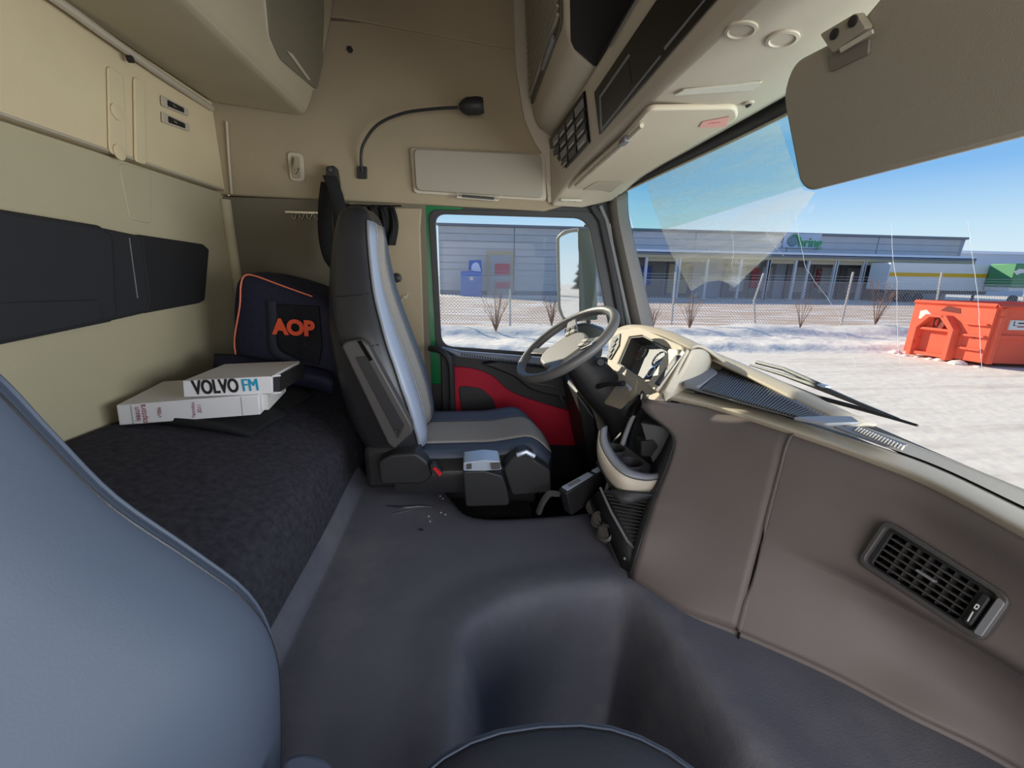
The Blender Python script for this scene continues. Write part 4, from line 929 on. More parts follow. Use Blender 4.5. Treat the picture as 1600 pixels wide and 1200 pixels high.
# stitched seams on the near side
def side_y(x, z):
    h = BS.ray_cast(V((x, .8, z)), V((0, 1, 0))); return h[0].y-.001 if h[0] else None
for seam in ([(-.46, -.07), (-.42, -.075), (-.36, -.07), (-.325, -.065)], [(-.45, -.22), (-.38, -.235), (-.33, -.23), (-.295, -.225)], [(-.435, -.08), (-.43, -.14), (-.41, -.23)]):
    q_ = [V((x, side_y(x, z) or 1.4, z)) for x, z in seam]; MB().tube(cr1(q_, 4), .002, 5).build('seam', m_blackm, ds)
# armrest folded up beside the backrest
ya = 1.315
ar = slab([P(u, v, Y=ya) for u, v in ((533, 541), (540, 534), (562, 530), (574, 538), (643, 664), (645, 676), (616, 702), (606, 694))], (0, .045, 0), .008).build('armrest', m_dgrey, ds, bevel=.006, seg=3)
slab([P(u, v, Y=ya-.002) for u, v in ((555, 558), (573, 556), (632, 664), (622, 686))], (0, .004, 0), .004).build('armrest_inset', m_black, ar, bevel=.001)
MB().lathe(P(620, 673, Y=ya), (0, -1, 0), [(.008, 0), (.008, .004), (.004, .001)], 14).build('pivot_hole', m_ink, ar)
slab([P(u, v, Y=ya-.002) for u, v in ((558, 533), (564, 532), (582, 562), (577, 565))], (0, .004, 0)).build('adjuster', m_blackg, ar)
# cushion
def sgrid(xr_, yr, f, nx_=14, ny_=14):
    return [[V((xr_[0]+(xr_[1]-xr_[0])*i/nx_, yr[0]+(yr[1]-yr[0])*j/ny_, f(i/nx_, j/ny_))) for j in range(ny_+1)] for i in range(nx_+1)]
def cushion(x0_, x1_, yc_, hw, zt_, par, th=.13, mlist=None):
    def sup(i, j): return 1
    n = 22; out = []
    def zf(s, t):
        e_ = min(1, (1-s)*5.5); f_ = min(1, (1-abs(2*t-1))*5); g_ = min(1, s*8)
        return zt_-.055*(1-e_)**2-.05*(1-f_)**2+.02*max(0, abs(2*t-1)-.55)/.45*(1 if abs(2*t-1) < .9 else .6)+.018*smooth((s-.55)/.3)*(1-smooth((s-.85)/.15))
    top = []
    for i in range(n+1):
        s = i/n; row = []
        for j in range(n+1):
            t = j/n; hwx = hw*(1-.10*max(0, (s-.7)/.3)**2)
            row.append(V((x0_+(x1_-x0_)*s-.05*abs(2*t-1)**3*(s), yc_+(2*t-1)*hwx, zf(s, t))))
        top.append(row)
    mb_ = MB().grid(top)
    rim = [top[i][0] for i in range(n+1)]+[top[n][j] for j in range(1, n+1)]+[top[i][n] for i in range(n-1, -1, -1)]+[top[0][j] for j in range(n-1, 0, -1)]
    mb_.grid([rim+[rim[0]], [p+V((0, 0, -.02))+(p-V((.5*(x0_+x1_), yc_, p.z))).normalized()*.006 for p in rim+[rim[0]]], [V((p.x, p.y, zt_-th)) for p in rim+[rim[0]]]])
    o = mb_.build('cushion', mlist[0], par, sharp=70)
    # fabric centre
    a0, a1 = int(n*.28), n-int(n*.28)
    if mlist[1] != mlist[0]:
        for j0, j1 in ((1, a0), (a1, n-1)): MB().grid([[top[i][j]+V((0, 0, .003)) for j in range(j0, j1+1)] for i in range(2, n+1)]).build('cushion_bolster', m_leather_sheen, par, sharp=70, solid=.005, off=0)
    MB().grid([[top[i][j]+V((0, 0, .004)) for j in range(a0, a1+1)] for i in range(2, n+1)]).build('cushion_fabric', mlist[1], par, sharp=70, solid=.006, off=0)
    return top
cushion(-.26, .315, YS-.02, .27, -.622, ds, .12, (m_leather_dark, m_fabric))
slab([(-.16, 1.56, -.735), (.26, 1.50, -.735), (.26, 1.50, -.90), (-.14, 1.56, -.90)], (0, .28, 0)).build('seat_pan', m_black, ds, bevel=.01)
MB().box((.03, 1.62, -1.08), (.42, .36, .36)).build('suspension_base', m_blackm, ds, bevel=.02)
slab([P(u, v, Y=1.30) for u, v in ((590, 722), (612, 711), (650, 708), (668, 722), (676, 745), (660, 757), (594, 757))], (0, .06, 0), .015).build('hinge_cover', m_black, ds, bevel=.008, seg=3)
bk = slab([P(u, v, Y=1.28) for u, v in ((672, 727), (678, 724), (692, 738), (688, 746), (674, 738))], (0, .025, 0), .003).build('belt_buckle', m_black, ds, bevel=.002)
slab([P(u, v, Y=1.278) for u, v in ((676, 731), (680, 729), (691, 739), (687, 744))], (0, -.004, 0)).build('buckle_button', m_redbtn, bk)
cb = slab([P(u, v, Y=1.22) for u, v in ((723, 737), (758, 736), (785, 744), (794, 772), (796, 790), (728, 792))], (0, .08, 0), .012).build('control_box', m_black, ds, bevel=.007, seg=3)
cps = slab([P(u, v, Y=1.215) for u, v in ((724, 723), (757, 719), (781, 721), (784, 734), (758, 736), (724, 736))], (0, .085, 0), .006).build('control_pad', m_silver, cb, bevel=.004)
slab([P(u, v, Y=1.213) for u, v in ((729, 725), (737, 724), (737, 732), (729, 733))], (0, -.003, 0), .002).build('control_button', m_dgrey, cb)
slab([P(u, v, Y=1.213) for u, v in ((766, 723), (782, 722), (782, 732), (768, 733))], (0, -.004, 0), .002).build('control_button', m_dgrey, cb)
lv = slab([P(u, v, Y=1.27) for u, v in ((786, 733), (800, 716), (812, 706), (824, 705), (836, 712), (834, 718), (860, 735), (862, 770), (800, 775))], (0, .06, 0), .012).build('side_shield', m_black, ds, bevel=.006)
MB().tube([P(808, 711, Y=1.265), P(822, 706, Y=1.26), P(835, 713, Y=1.26)], .008, 8).build('lever', m_silver, ds)
MB().box((-.27, 1.39, -.66), (.20, .05, .16)).build('recliner', m_black, ds, bevel=.02)

# ------------------------------------------------------------------ passenger seat in the foreground
ps = thing('passenger_seat', 'dark leather passenger seat with painted-in blue sky sheen filling the lower left foreground', 'seat')
er = [(-60, 560, .36), (0, 608, .385), (80, 692, .41), (180, 790, .44), (300, 872, .47), (390, 940, .495), (428, 1010, .51), (436, 1100, .52), (436, 1240, .52), (434, 1400, .52)]
E_ = [P(u, v, Y=y) for u, v, y in er]
rows = []
for p in E_:
    r = [p+V((-.10, .012, 0)), p+V((-.05, .016, 0)), p+V((-.015, .012, 0)), p, p+V((.012, -.03, 0)), p+V((.014, -.10, 0)), p+V((-.01, -.20, 0)), p+V((-.03, -.33, 0)), p+V((-.015, -.5, 0)), p+V((-.01, -.62, 0)), p+V((-.08, -.68, 0))]
    rows.append(r)
gpS = patch(rows, 3, 4)
MB().grid(gpS).build('backrest', m_leather_sheen, ps, sharp=80, solid=.03, off=1 if 0 else -1)
seamL = cr1([p+V((-.012, .016, 0)) for p in E_], 4); seamR = cr1([p+V((.004, -.008, 0)) for p in E_], 4)
MB().tube(seamL, .0035, 7).build('piping', m_leather_sheen, ps)
MB().tube(seamR, .0022, 7).build('piping', m_leather_dark, ps)
for k in range(0, len(seamR)-1):
    for t in (.1, .6):
        a = seamR[k].lerp(seamR[k+1], t)+V((-.0105, .012, 0)); b = seamR[k].lerp(seamR[k+1], t+.22)+V((-.0105, .012, 0))
        if k > 3: pass
st = cr1([p+V((-.006, .005, .0)) for p in E_], 10); mbst = MB()
for k in range(0, len(st)-1):
    mbst.tube([st[k], st[k].lerp(st[k+1], .5)], .0009, 4)
stuff(mbst.build('stitching', mat('thread_grey', srgb(70, 78, 92), .7), ps))
pcx, pcy = .09, .12; Rg = []
def sup_(k, n=40):
    a_ = 2*math.pi*k/n; c_, s_ = math.cos(a_), math.sin(a_)
    return V((.25*math.copysign(abs(c_)**.8, c_), .31*math.copysign(abs(s_)**.8, s_), 0))
for f_, z_ in ((0, -.572), (.3, -.572), (.55, -.570), (.75, -.572), (.88, -.580), (.96, -.592), (1.0, -.604), (1.012, -.618), (1.0, -.66), (.97, -.75)):
    Rg.append([V((pcx, pcy, z_))+sup_(k)*f_ for k in range(40)])
MB().grid(Rg, wrap=True).build('cushion', mat('cushion_leather', srgb(52, 52, 58), .5, .2, 350), ps, sharp=80)
for f_, z_, r_ in ((1.004, -.603, .0026), (.965, -.590, .0014)):
    MB().tube([V((pcx, pcy, z_))+sup_(k)*f_ for k in range(40)], r_, 6, closed=True).build('piping', m_leather_sheen, ps)
MB().box((.05, .14, -.98), (.36, .40, .5)).build('seat_base', m_blackm, ps, bevel=.02)
slab([P(440, 1185, Z=-.62), P(470, 1172, Z=-.62), P(505, 1178, Z=-.62), P(525, 1200, Z=-.62), P(500, 1260, Z=-.62), P(440, 1260, Z=-.62)], (0, 0, -.06), .02).build('side_bolster', m_leather_sheen, ps, bevel=.02, seg=4)

# ------------------------------------------------------------------ things on the bunk
zb = lambda x: -.445-.0 if x < -1 else (-.46 if x < -.86 else -.46-(x+.86)*.27)
jr = []
for t, z in ((0, -.445), (.15, -.432), (.5, -.436), (.85, -.452), (1, -.488)):
    jr.append([V((-1.06+.40*t+.02*math.sin(j*2.1+t*4), 1.27+j*.082+(.02*math.sin(t*7)), z+.007*math.sin(j*1.9+t*5))) for j in range(10)])
sb_ = tag(MB().grid(patch(jr, 5, 5)).build('black_jacket', m_blackm, None, sharp=80, solid=.02, off=-1), 'crumpled black fabric bundle lying under the binders on the bunk', 'jacket')
bn = thing('ring_binder', 'white ring binder with faint red spine print under the smaller binder', 'binder')
# spine faces the camera
YB = 1.25
a, b, c, d = P(181, 633, Y=YB), P(404, 617, Y=YB+.05), P(407, 648, Y=YB+.05), P(186, 665, Y=YB)
bk_v = V((-.03, .24, .01))
MB().add([a, b, c, d]+[p+bk_v for p in (a, b, c, d)], [(0, 1, 2, 3), (7, 6, 5, 4), (0, 4, 5, 1), (1, 5, 6, 2), (2, 6, 7, 3), (3, 7, 4, 0)]).build('cover', m_white, bn, bevel=.003)
MB().add([b+V((.012, .03, -.006)), b+V((.012, .03, -.006))+bk_v*.8, c+V((.012, .03, .006))+bk_v*.8, c+V((.012, .03, .006)), b+V((-.02, .03, -.006)), b+V((-.02, .03, -.006))+bk_v*.8, c+V((-.02, .03, .006))+bk_v*.8, c+V((-.02, .03, .006))],
         [(0, 1, 2, 3), (7, 6, 5, 4), (0, 4, 5, 1), (1, 5, 6, 2), (2, 6, 7, 3), (3, 7, 4, 0)]).build('paper_block', m_paper, bn, smooth=False)
ux = (b-a).normalized(); uy = (a-d).normalized(); nb = ux.cross(uy).normalized()
if nb.y > 0: nb = -nb
def sp(s, t): return a.lerp(b, s).lerp(d.lerp(c, s), t)+nb*.0015
text('spine_print', 'laastuvision', .020, sp(.145, .5), uy, -ux, m_redink, bn, .0003, .85) if 0 else None
text('spine_print', 'Bowman', .018, sp(.14, .5), uy, -ux, m_redink, bn, .0003, .9) if 0 else None
text('spine_print', 'leasun', .020, sp(.135, .5), uy, -ux, m_redink, bn, .0003, .9)
text('spine_print', 'captora', .021, sp(.178, .5), uy, -ux, m_redink, bn, .0003, .9)
text('spine_print', 'vYBSa', .013, sp(.285, .5), uy, -ux, m_redink, bn, .0003)
text('spine_print', 'Tammikuu', .013, sp(.52, .5), uy, -ux, m_redink, bn, .0003, .9)
text('spine_print', '2011', .014, sp(.565, .45), uy, -ux, m_redink, bn, .0003)
for s in (.10, .87): MB().tube([sp(s, .03), sp(s, .97)], .0006, 4).build('spine_crease', m_grey, bn)
b2 = thing('ring_binder', 'white binder with bold black and blue lettering, topmost on the bunk', 'binder')
a, b, c, d = P(285, 595, Y=YB+.03), P(425, 588, Y=YB+.07), P(426, 615, Y=YB+.07), P(287, 621, Y=YB+.03)
bk_v = V((.0, .22, .004))
MB().add([a, b, c, d]+[p+bk_v for p in (a, b, c, d)], [(0, 1, 2, 3), (7, 6, 5, 4), (0, 4, 5, 1), (1, 5, 6, 2), (2, 6, 7, 3), (3, 7, 4, 0)]).build('cover', m_white, b2, bevel=.002)
o4 = V((.018, .01, 0))
MB().add([b+V((.002, .004, -.005)), b+o4+V((0, 0, -.003)), c+o4+V((0, 0, .003)), c+V((.002, .004, .005)), b+V((.002, .2, -.005)), b+o4+V((0, .2, -.003)), c+o4+V((0, .2, .003)), c+V((.002, .2, .005))],
         [(0, 1, 2, 3), (7, 6, 5, 4), (0, 4, 5, 1), (1, 5, 6, 2), (2, 6, 7, 3), (3, 7, 4, 0)]).build('inner_gap', m_ink, b2)
for z_ in (0, 1):
    p = (b if z_ else c); MB().tube([p, p+o4*1.15], .003, 5).build('cover_edge', m_white, b2)
ux = (b-a).normalized(); uy = (a-d).normalized(); nb = ux.cross(uy).normalized()
if nb.y > 0: nb = -nb
def sp(s, t): return a.lerp(b, s).lerp(d.lerp(c, s), t)+nb*.0015
for k in (-1, 1): text('title_print', 'VOLVO', .060, sp(.36, .47)+ux*.0008*k, ux, uy, m_ink, b2, .0003+.0001*k, .60, .0014)
for k in (-1, 0, 1): text('title_print', 'FM', .056, sp(.745, .47)+ux*.0012*k, ux, uy, m_blueink, b2, .0003+.0001*k, .66, .0)

bag = thing('sports_bag', 'navy sports bag with orange piping and lettering in the rear corner', 'bag')
YG = 1.66
out_ = [(366, 560), (363, 500), (366, 450), (374, 432), (392, 428), (440, 438), (490, 455), (520, 475), (540, 520), (540, 590), (480, 596), (400, 590)]
oc = (450, 520); rows = []
for f_, y in ((.0, YG-.02), (.35, YG-.035), (.7, YG-.03), (.93, YG-.01), (1.0, YG+.03), (1.03, YG+.10), (1.02, YG+.20), (.9, YG+.26), (.0, YG+.27)):
    rows.append([P(oc[0]+(u-oc[0])*f_, oc[1]+(v-oc[1])*f_, Y=YG)+V((0, y-YG, 0)) for u, v in out_+[out_[0]]])
mb = MB().grid(patch(rows, 3, 2)); mb.build('body', m_bag, bag, sharp=80)
GB = bvh_of(mb)
def ob(u, v, o=.004): h, n_ = hit(GB, u, v); return h+n_*o if h else P(u, v, Y=YG)
MB().tube(cr1([ob(369, 560), ob(368, 530), ob(376, 478), ob(378, 445), ob(384, 432), ob(400, 433), ob(440, 447), ob(488, 464)], 6), .0028, 6).build('piping', m_pipe, bag)
MB().prism([ob(u, v, .001) for u, v in ((434, 475), (500, 478), (505, 540), (500, 570), (440, 548), (432, 520))], (0, -.012, 0)).build('pocket', m_bagdark, bag, bevel=.004)
ribbon([ob(426, 470, .012), ob(428, 500, .014), ob(428, 535, .016), ob(436, 550, .018), ob(462, 564, .016), ob(486, 575, .014)], [(.035, 0, 0), (.02, 0, .03)], m_strap, 'strap', bag, .004)
tf = ob(462, 514, .022); 
text('lettering', 'AOP', .075, P(459, 513, Y=YG-.055), (1, .0, -.06), (0, 0, 1), m_orange, bag, .0008, .95, .004)
text('lettering', '.fi', .02, P(476, 538, Y=YG-.055), (1, 0, -.05), (0, 0, 1), m_strap, bag, .0006)
fold = MB().grid(patch([[P(u, v+dv, Y=YG-.05-dy) for u, v in ((335, 560), (370, 562), (420, 570), (480, 578), (520, 590))] for dv, dy in ((-6, 0), (6, .05), (16, .05), (26, .02))], 4, 4))
fold.build('base_fold', m_bag, bag, solid=.01, off=0, sharp=80)

# ------------------------------------------------------------------ outside: mirror and wiper
mi = thing('wing_mirror', 'tall grey wing mirror outside the driver window reflecting sky and snow', 'mirror')
gl = [(873, 372), (888, 363), (903, 362), (905, 497), (880, 498), (874, 482)]
YM = 2.42
mn = V((-.82, -.57, 0)).normalized(); mc = P(888, 430, Y=YM)
def mq(u, v, o=0): return PP(u, v, mc+mn*o, mn)
hs3 = rpoly([mq(u, v) for u, v in ((868, 371), (880, 359), (906, 355), (907, 502), (880, 503), (871, 484))], .02)
gl3 = rpoly([mq(u, v, .002) for u, v in ((874, 371), (889, 364), (904, 362), (905, 497), (882, 497), (876, 480))], .02)
MB().prism(hs3, -mn*.09).build('housing', mat('mirror_rim', srgb(120, 122, 120), .5), mi, bevel=.006, seg=2)
MB().prism(gl3, -mn*.003).build('mirror_glass', mat('mirror_silver', srgb(235, 238, 240), .03, 0, metal=1), mi, smooth=False)
ys3 = mq(904, 430).y
slab([P(u, v, Y=ys3+.002) for u, v in ((903, 357), (926, 357), (931, 372), (934, 500), (905, 501))], (.02, .14, 0), .012).build('housing_side', mat('mirror_side', srgb(108, 112, 108), .5), mi, bevel=.008)
MB().tube([P(915, 352, Y=YM+.08), P(960, 340, Y=YM-.1)], .014, 8).build('upper_arm', m_dgrey, mi)
m2 = slab([P(u, v, Y=YM) for u, v in ((880, 512), (915, 505), (945, 515), (940, 560), (900, 575))], (.03, .09, 0), .03).build('lower_mirror', m_dgrey, mi, bevel=.015, seg=3)
MB().tube([P(918, 495, Y=YM+.08), P(922, 520, Y=YM+.08)], .014, 8).build('lower_arm', m_dgrey, mi)

wp = thing('windscreen_wiper', 'dark wiper blade resting low on the outside of the windscreen', 'wiper')
def ows(u, v, o): h = WS.ray_cast(V((0, 0, 0)), ray(u, v).normalized()); return h[0]+ray(u, v).normalized()*o*1.6
MB().tube([ows(u, v, .02) for u, v in ((1145, 565), (1200, 590), (1275, 620), (1350, 640), (1434, 665))], [.004, .006, .007, .006, .003], 6).build('blade', m_ink, wp)
MB().tube([ows(u, v, .035) for u, v in ((1172, 570), (1225, 586), (1290, 609), (1340, 630), (1405, 655))], [.004, .006, .009, .006, .003], 6).build('blade_frame', m_dgrey, wp)
MB().tube([ows(u, v, .045) for u, v in ((1182, 566), (1225, 577), (1287, 604))], .007, 6).build('arm', m_dgrey, wp)
MB().box(ows(1287, 604, .04), (.02, .03, .012)).build('joint', m_silver, wp, bevel=.003)

# ------------------------------------------------------------------ outside: ground
GZ = -CAM_H
m_snow = mat('packed_snow', srgb(226, 216, 200), .8, .5, 3, .2, dist=.05)
two_tone(m_snow, srgb(196, 184, 168), 1.2, .5, .75, (.18, 1.6, 1))
m_gravel = mat('thawed_gravel', srgb(196, 172, 150), .95, .4, 4, .1, dist=.05)
two_tone(m_gravel, srgb(232, 228, 226), .8, .48, .62, (.25, 1.4, 1), 3)
two_tone(m_gravel, srgb(120, 105, 92), 1.0, .62, .8, (.2, 1.8, 1), 9)
m_bank = mat('bank_snow', srgb(232, 222, 208), .8, .6, 2.5, .2, dist=.08)
m_shsnow = m_bank
struct(MB().add([(-120, -60, GZ), (160, -60, GZ), (160, 160, GZ), (-120, 160, GZ)], [(0, 1, 2, 3)]).build('snow_ground', m_snow, smooth=False))
struct(MB().add([(-60, 19.6, GZ+.02), (90, 19.6, GZ+.02), (90, 46, GZ+.02), (-60, 46, GZ+.02)], [(0, 1, 2, 3)]).build('gravel_field', m_gravel, smooth=False))
from mathutils import noise
G_ = []
for j in range(41):
    y = 12.8+7.2*j/40; row = []
    for i in range(221):
        x = -9+38*i/220; t = (y-12.8)/7.2
        h = .26*smooth((t-.04)/.10)*(1-smooth((t-.82)/.18))+.26*smooth((t-.40)/.10)*(1-smooth((t-.62)/.3))
        h *= .75+.35*noise.noise(V((x*.35, y*.3, 1)))
        h += (.07*noise.noise(V((x*.9, y*.9, 3)))+.04*noise.noise(V((x*2.6, y*2.6, 5))))*smooth(t/.1)*(1-smooth((t-.85)/.15))
        row.append(V((x, y, GZ+max(h, -.02)+(.0 if 0 < t < 1 else -.03))))
    G_.append(row)
bk_m = MB().grid(G_); BK = bvh_of(bk_m)
tag(bk_m.build('snow_bank', m_bank, sharp=180), 'long low ploughed snow bank running in front of the wire fence', 'snow bank')
def bankz(x, y): h = BK.ray_cast(V((x, y, 5)), V((0, 0, -1))); return h[0].z if h[0] else GZ

# fence
YFN = 19.0
m_post = mat('galvanised', srgb(178, 176, 172), .5, 0, metal=.2)
m_wire = mat('fence_wire', srgb(170, 172, 176), .5)
fe = thing('wire_fence', 'chain-link wire fence on leaning posts along the snow bank', 'fence')
posts = [((797, 452), (797, 512)), ((1056, 425), (1049, 508)), ((1193, 427), (1178, 470), (1180, 512)), ((1333, 425), (1313, 512)), ((1472, 425), (1456, 512)), ((1608, 425), (1590, 512)), ((660, 430), (662, 512))]
for ps_ in posts:
    MB().tube([P(u, v, Y=YFN) for u, v in ps_], .045, 8).build('post', m_post, fe)
z0f, z1f = P(1050, 508, Y=YFN).z, P(1050, 437, Y=YFN).z
xa, xb_ = P(640, 470, Y=YFN).x, P(1640, 470, Y=YFN).x; H = z1f-z0f; mw = MB(); s = .15; k = 0
x = xa-H
while x < xb_:
    for sg in (1, -1):
        p0 = V((x, YFN, z0f)) if sg == 1 else V((x, YFN, z1f)); p1 = V((x+H, YFN, z1f)) if sg == 1 else V((x+H, YFN, z0f))
        dn_ = V((0, 0, .011)); mw.add([p0-dn_, p1-dn_, p1+dn_, p0+dn_], [(0, 1, 2, 3)])
    x += s
stuff(mw.build('wire_netting', m_wire, fe, smooth=False))
for z in (z1f, z1f+.13, z1f+.26): MB().tube([(xa, YFN, z), (xb_, YFN, z)], .006, 4).build('top_wire', m_wire, fe)

# bare shrubs along the bank
m_twig = mat('brown_twig', srgb(150, 118, 95), .9)
def shrub(u, v, y, h, n, lab):
    b0 = P(u, v, Y=y); b0.z = bankz(b0.x, y)-.02; mb_ = MB()
    for k in range(n):
        an = random.uniform(0, 6.28); sp_ = random.uniform(.05, .42); hh = h*random.uniform(.55, 1)
        p1 = b0+V((math.cos(an)*sp_*.4*h, math.sin(an)*sp_*.3*h, hh*.5)); p2 = b0+V((math.cos(an)*sp_*h, math.sin(an)*sp_*.6*h, hh))
        mb_.tube([b0, p1, p2], [.014, .010, .004], 4)
        for q in range(3):
            t = random.uniform(.3, .95); s_ = p1.lerp(p2, t); mb_.tube([s_, s_+V((random.uniform(-.2, .2), random.uniform(-.1, .1), random.uniform(.1, .3)))*h*.5], [.007, .003], 3)
    o = mb_.build('bare_shrub', m_twig); return tag(o, lab, 'shrub')
for a_ in ((618, 512, 15.8, 1.5, 14, 'bare twiggy shrub seen far left behind the backrest'), (775, 512, 16.2, 1.7, 22, 'bare spreading shrub in front of the fence through the driver window'), (862, 508, 17, 1.3, 14, 'thin bare shrub just left of the wing mirror'),
           (1078, 508, 17, 1.6, 18, 'bare reddish shrub right of the first windscreen fence post'), (1020, 506, 17.5, 1.3, 12, 'thin bare shrub left of the first windscreen fence post'), (1250, 512, 17.5, 1.5, 10, 'thin bare shrub between the bent post and the straight post'),
           (1366, 512, 17.2, 2.1, 18, 'tall bare shrub just left of the red container')): shrub(*a_)

# ------------------------------------------------------------------ outside: warehouse
YW = 53.0
m_clad = mat('blue_grey_cladding', srgb(188, 187, 188), .6, 0, var=.04, vs=.5)
m_cladR = mat('grey_cladding', srgb(160, 166, 178), .6)
m_edge = mat('roof_edge_grey', srgb(120, 124, 134), .6)
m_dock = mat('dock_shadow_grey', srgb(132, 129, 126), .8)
m_dockdoor = mat('dock_door_grey', srgb(172, 169, 165), .7)
m_baypost = mat('bay_post_white', srgb(205, 205, 205), .6)
m_beam = mat('ochre_beam', srgb(186, 170, 138), .7)
wh = thing('warehouse', 'long blue-grey logistics warehouse with loading bays beyond the fence', 'building')
zt_ = P(1000, 359, Y=YW).z
xL = P(686, 400, Y=YW).x; xR = P(1494, 400, Y=YW).x; xM = P(985, 400, Y=YW).x
MB().add([(xL, YW, GZ), (xR, YW, GZ), (xR+3, YW+30, GZ), (xL, YW+30, GZ), (xL, YW, zt_), (xR+.8, YW, zt_), (xR+3, YW+30, zt_), (xL, YW+30, zt_)],
         [(0, 3, 2, 1), (4, 5, 6, 7), (0, 1, 5, 4), (1, 2, 6, 5), (2, 3, 7, 6), (3, 0, 4, 7)]).build('building_body', m_cladR, wh, smooth=False)
seams = [P(u, 400, Y=YW).x for u in (686, 803, 875, 985, 1083, 1226, 1366, 1494)]
zc = P(1200, 398, Y=YW).z
for i in range(7):
    lowz = GZ+.5 if i < 3 else zc; n_ = 9 if i < 3 else 3
    for k in range(n_):
        za = lowz+(zt_-.15-lowz)*k/n_; zb_ = lowz+(zt_-.15-lowz)*(k+1)/n_
        MB().box(((seams[i]+seams[i+1])/2, YW-.06, (za+zb_)/2), (seams[i+1]-seams[i]-.14, .12, zb_-za-.05)).build('panel', m_clad, wh, smooth=False)
MB().box(((xL+xR)/2+.3, YW-.1, zt_), (xR-xL+1, .5, .28)).build('roof_edge', m_edge, wh, smooth=False)
MB().box(((xL+xM)/2, YW-.08, GZ+.25), (xM-xL, .2, .5)).build('plinth', m_edge, wh, smooth=False)
# canopy and bays
xc1 = P(1526, 400, Y=YW-4).x; xc0 = P(972, 400, Y=YW-4).x
z1c = P(1200, 400, Y=YW-4).z; m_roofsnow = mat('roof_snow', srgb(225, 232, 245), .7)
MB().box(((xc0+xc1)/2, YW-2, z1c+.06), (xc1-xc0, 4.2, .30)).build('canopy', m_edge, wh, smooth=False)
MB().box(((xc0+xc1)/2, YW-2, z1c+.30), (xc1-xc0, 4.2, .34)).build('canopy_snow', m_roofsnow, wh, smooth=False)
MB().box(((xc0+xc1)/2, YW-4.0, z1c-.28), (xc1-xc0, .12, .34)).build('canopy_beam', m_beam, wh, smooth=False)
for (ul, ur, kind) in ((960, 992, 0), (1008, 1055, 1), (1060, 1103, 2), (1155, 1198, 0), (1199, 1240, 3), (1260, 1302, 4), (1304, 1346, 5), (1348, 1392, 4), (1394, 1434, 6), (1436, 1478, 6)):
    yb = YW-.2; yp = YW-3.9
    a = P(ul, 430, Y=yp).x; b = P(ur, 430, Y=yp).x
    zf = z1c-.1
    if kind != 0: MB().box(((a+b)/2, yp+.1, z1c-.55), (b-a, .2, .6)).build('lintel', m_beam, wh, smooth=False)
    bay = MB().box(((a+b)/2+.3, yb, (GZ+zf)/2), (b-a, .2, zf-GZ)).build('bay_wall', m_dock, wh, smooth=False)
    for x_ in (a, b): MB().box((x_, yp, (GZ+zf)/2), (.28, .28, zf-GZ)).build('bay_post', m_baypost, wh, smooth=False)
    if kind == 1: MB().box(((a+b)/2-.5, yb-.2, GZ+2.6), (1.8, .2, 2.4)).build('bay_door', mat('blue_door', srgb(60, 80, 150), .6), wh, smooth=False)
    elif kind == 3: 
        MB().box(((a+b)/2-.9, yb-.2, GZ+2.5), (.9, .2, 2.6)).build('bay_door', mat('red_door', srgb(170, 60, 70), .6), wh, smooth=False)
        MB().box(((a+b)/2+.7, yb-.2, GZ+2.4), (1.3, .2, 3)).build('bay_door', m_dockdoor, wh, smooth=False)
    elif kind in (4, 5, 0):
        MB().box(((a+b)/2+.3, yb-.2, GZ+2.4), (1.9, .2, 3.2)).build('bay_door', m_dockdoor, wh, smooth=False)
        if kind == 5: MB().box(((a+b)/2-.9, yb-.2, GZ+2.6), (.6, .2, 2.4)).build('bay_door', mat('red_door', srgb(150, 60, 70), .6), wh, smooth=False)
    elif kind == 2: MB().box(((a+b)/2, yb-.2, GZ+2.3), (2.6, .2, 3.6)).build('bay_door', m_beam, wh, smooth=False)
# shuttered door with ochre frame on the left part
dL, dR = P(761, 430, Y=YW-.2).x, P(801, 430, Y=YW-.2).x; dt = P(780, 392, Y=YW-.2).z
MB().box(((dL+dR)/2, YW-.3, (GZ+dt)/2), (dR-dL, .3, dt-GZ)).build('door_frame', m_beam, wh, smooth=False)
MB().box(((dL+dR)/2, YW-.5, (GZ+dt)/2-.25), (dR-dL-.6, .2, dt-GZ-.5)).build('roller_door', mat('roller_grey', srgb(165, 165, 168), .6), wh, smooth=False)
MB().box(((dL+dR)/2+.25, YW-.65, GZ+3.1), (1.8, .1, 1.3)).build('red_panel', mat('faded_red', srgb(190, 90, 105), .6), wh, smooth=False)
MB().box(((dL+dR)/2+.25, YW-.65, GZ+1.2), (1.8, .1, .8)).build('red_panel', mat('faded_red', srgb(190, 90, 105), .6), wh, smooth=False)
# sign
sg = thing('facade_sign', 'pale facade sign with green ball emblem and green lowercase lettering', 'sign')
ys_ = YW-.4
s0, s1 = P(1227, 364, Y=ys_), P(1281, 388, Y=ys_)
MB().box(((s0.x+s1.x)/2, ys_+.1, (s0.z+s1.z)/2), (s1.x-s0.x, .12, s0.z-s1.z)).build('board', mat('sign_white', srgb(188, 198, 214), .6), sg, smooth=False)
m_sgreen = mat('sign_green', srgb(60, 165, 95), .5); m_sgrey = mat('sign_grey_green', srgb(110, 140, 145), .5)
bc = P(1239, 375.5, Y=ys_)
MB().lathe(bc, (0, -1, 0), [(.78, 0), (.74, .08), (.5, .2), (.1, .26)], 24).build('emblem_ball', m_sgrey, sg)
cres = [bc+V((.76*math.cos(a_), -.26, .76*math.sin(a_))) for a_ in [math.radians(-20+k*14) for k in range(13)]]+[bc+V((-.15+.5*math.cos(a_), -.26, .25+.35*math.sin(a_))) for a_ in [math.radians(170-k*20) for k in range(9)]]
MB().prism(cres, (0, -.05, 0)).build('emblem_crescent', m_sgreen, sg, smooth=False)
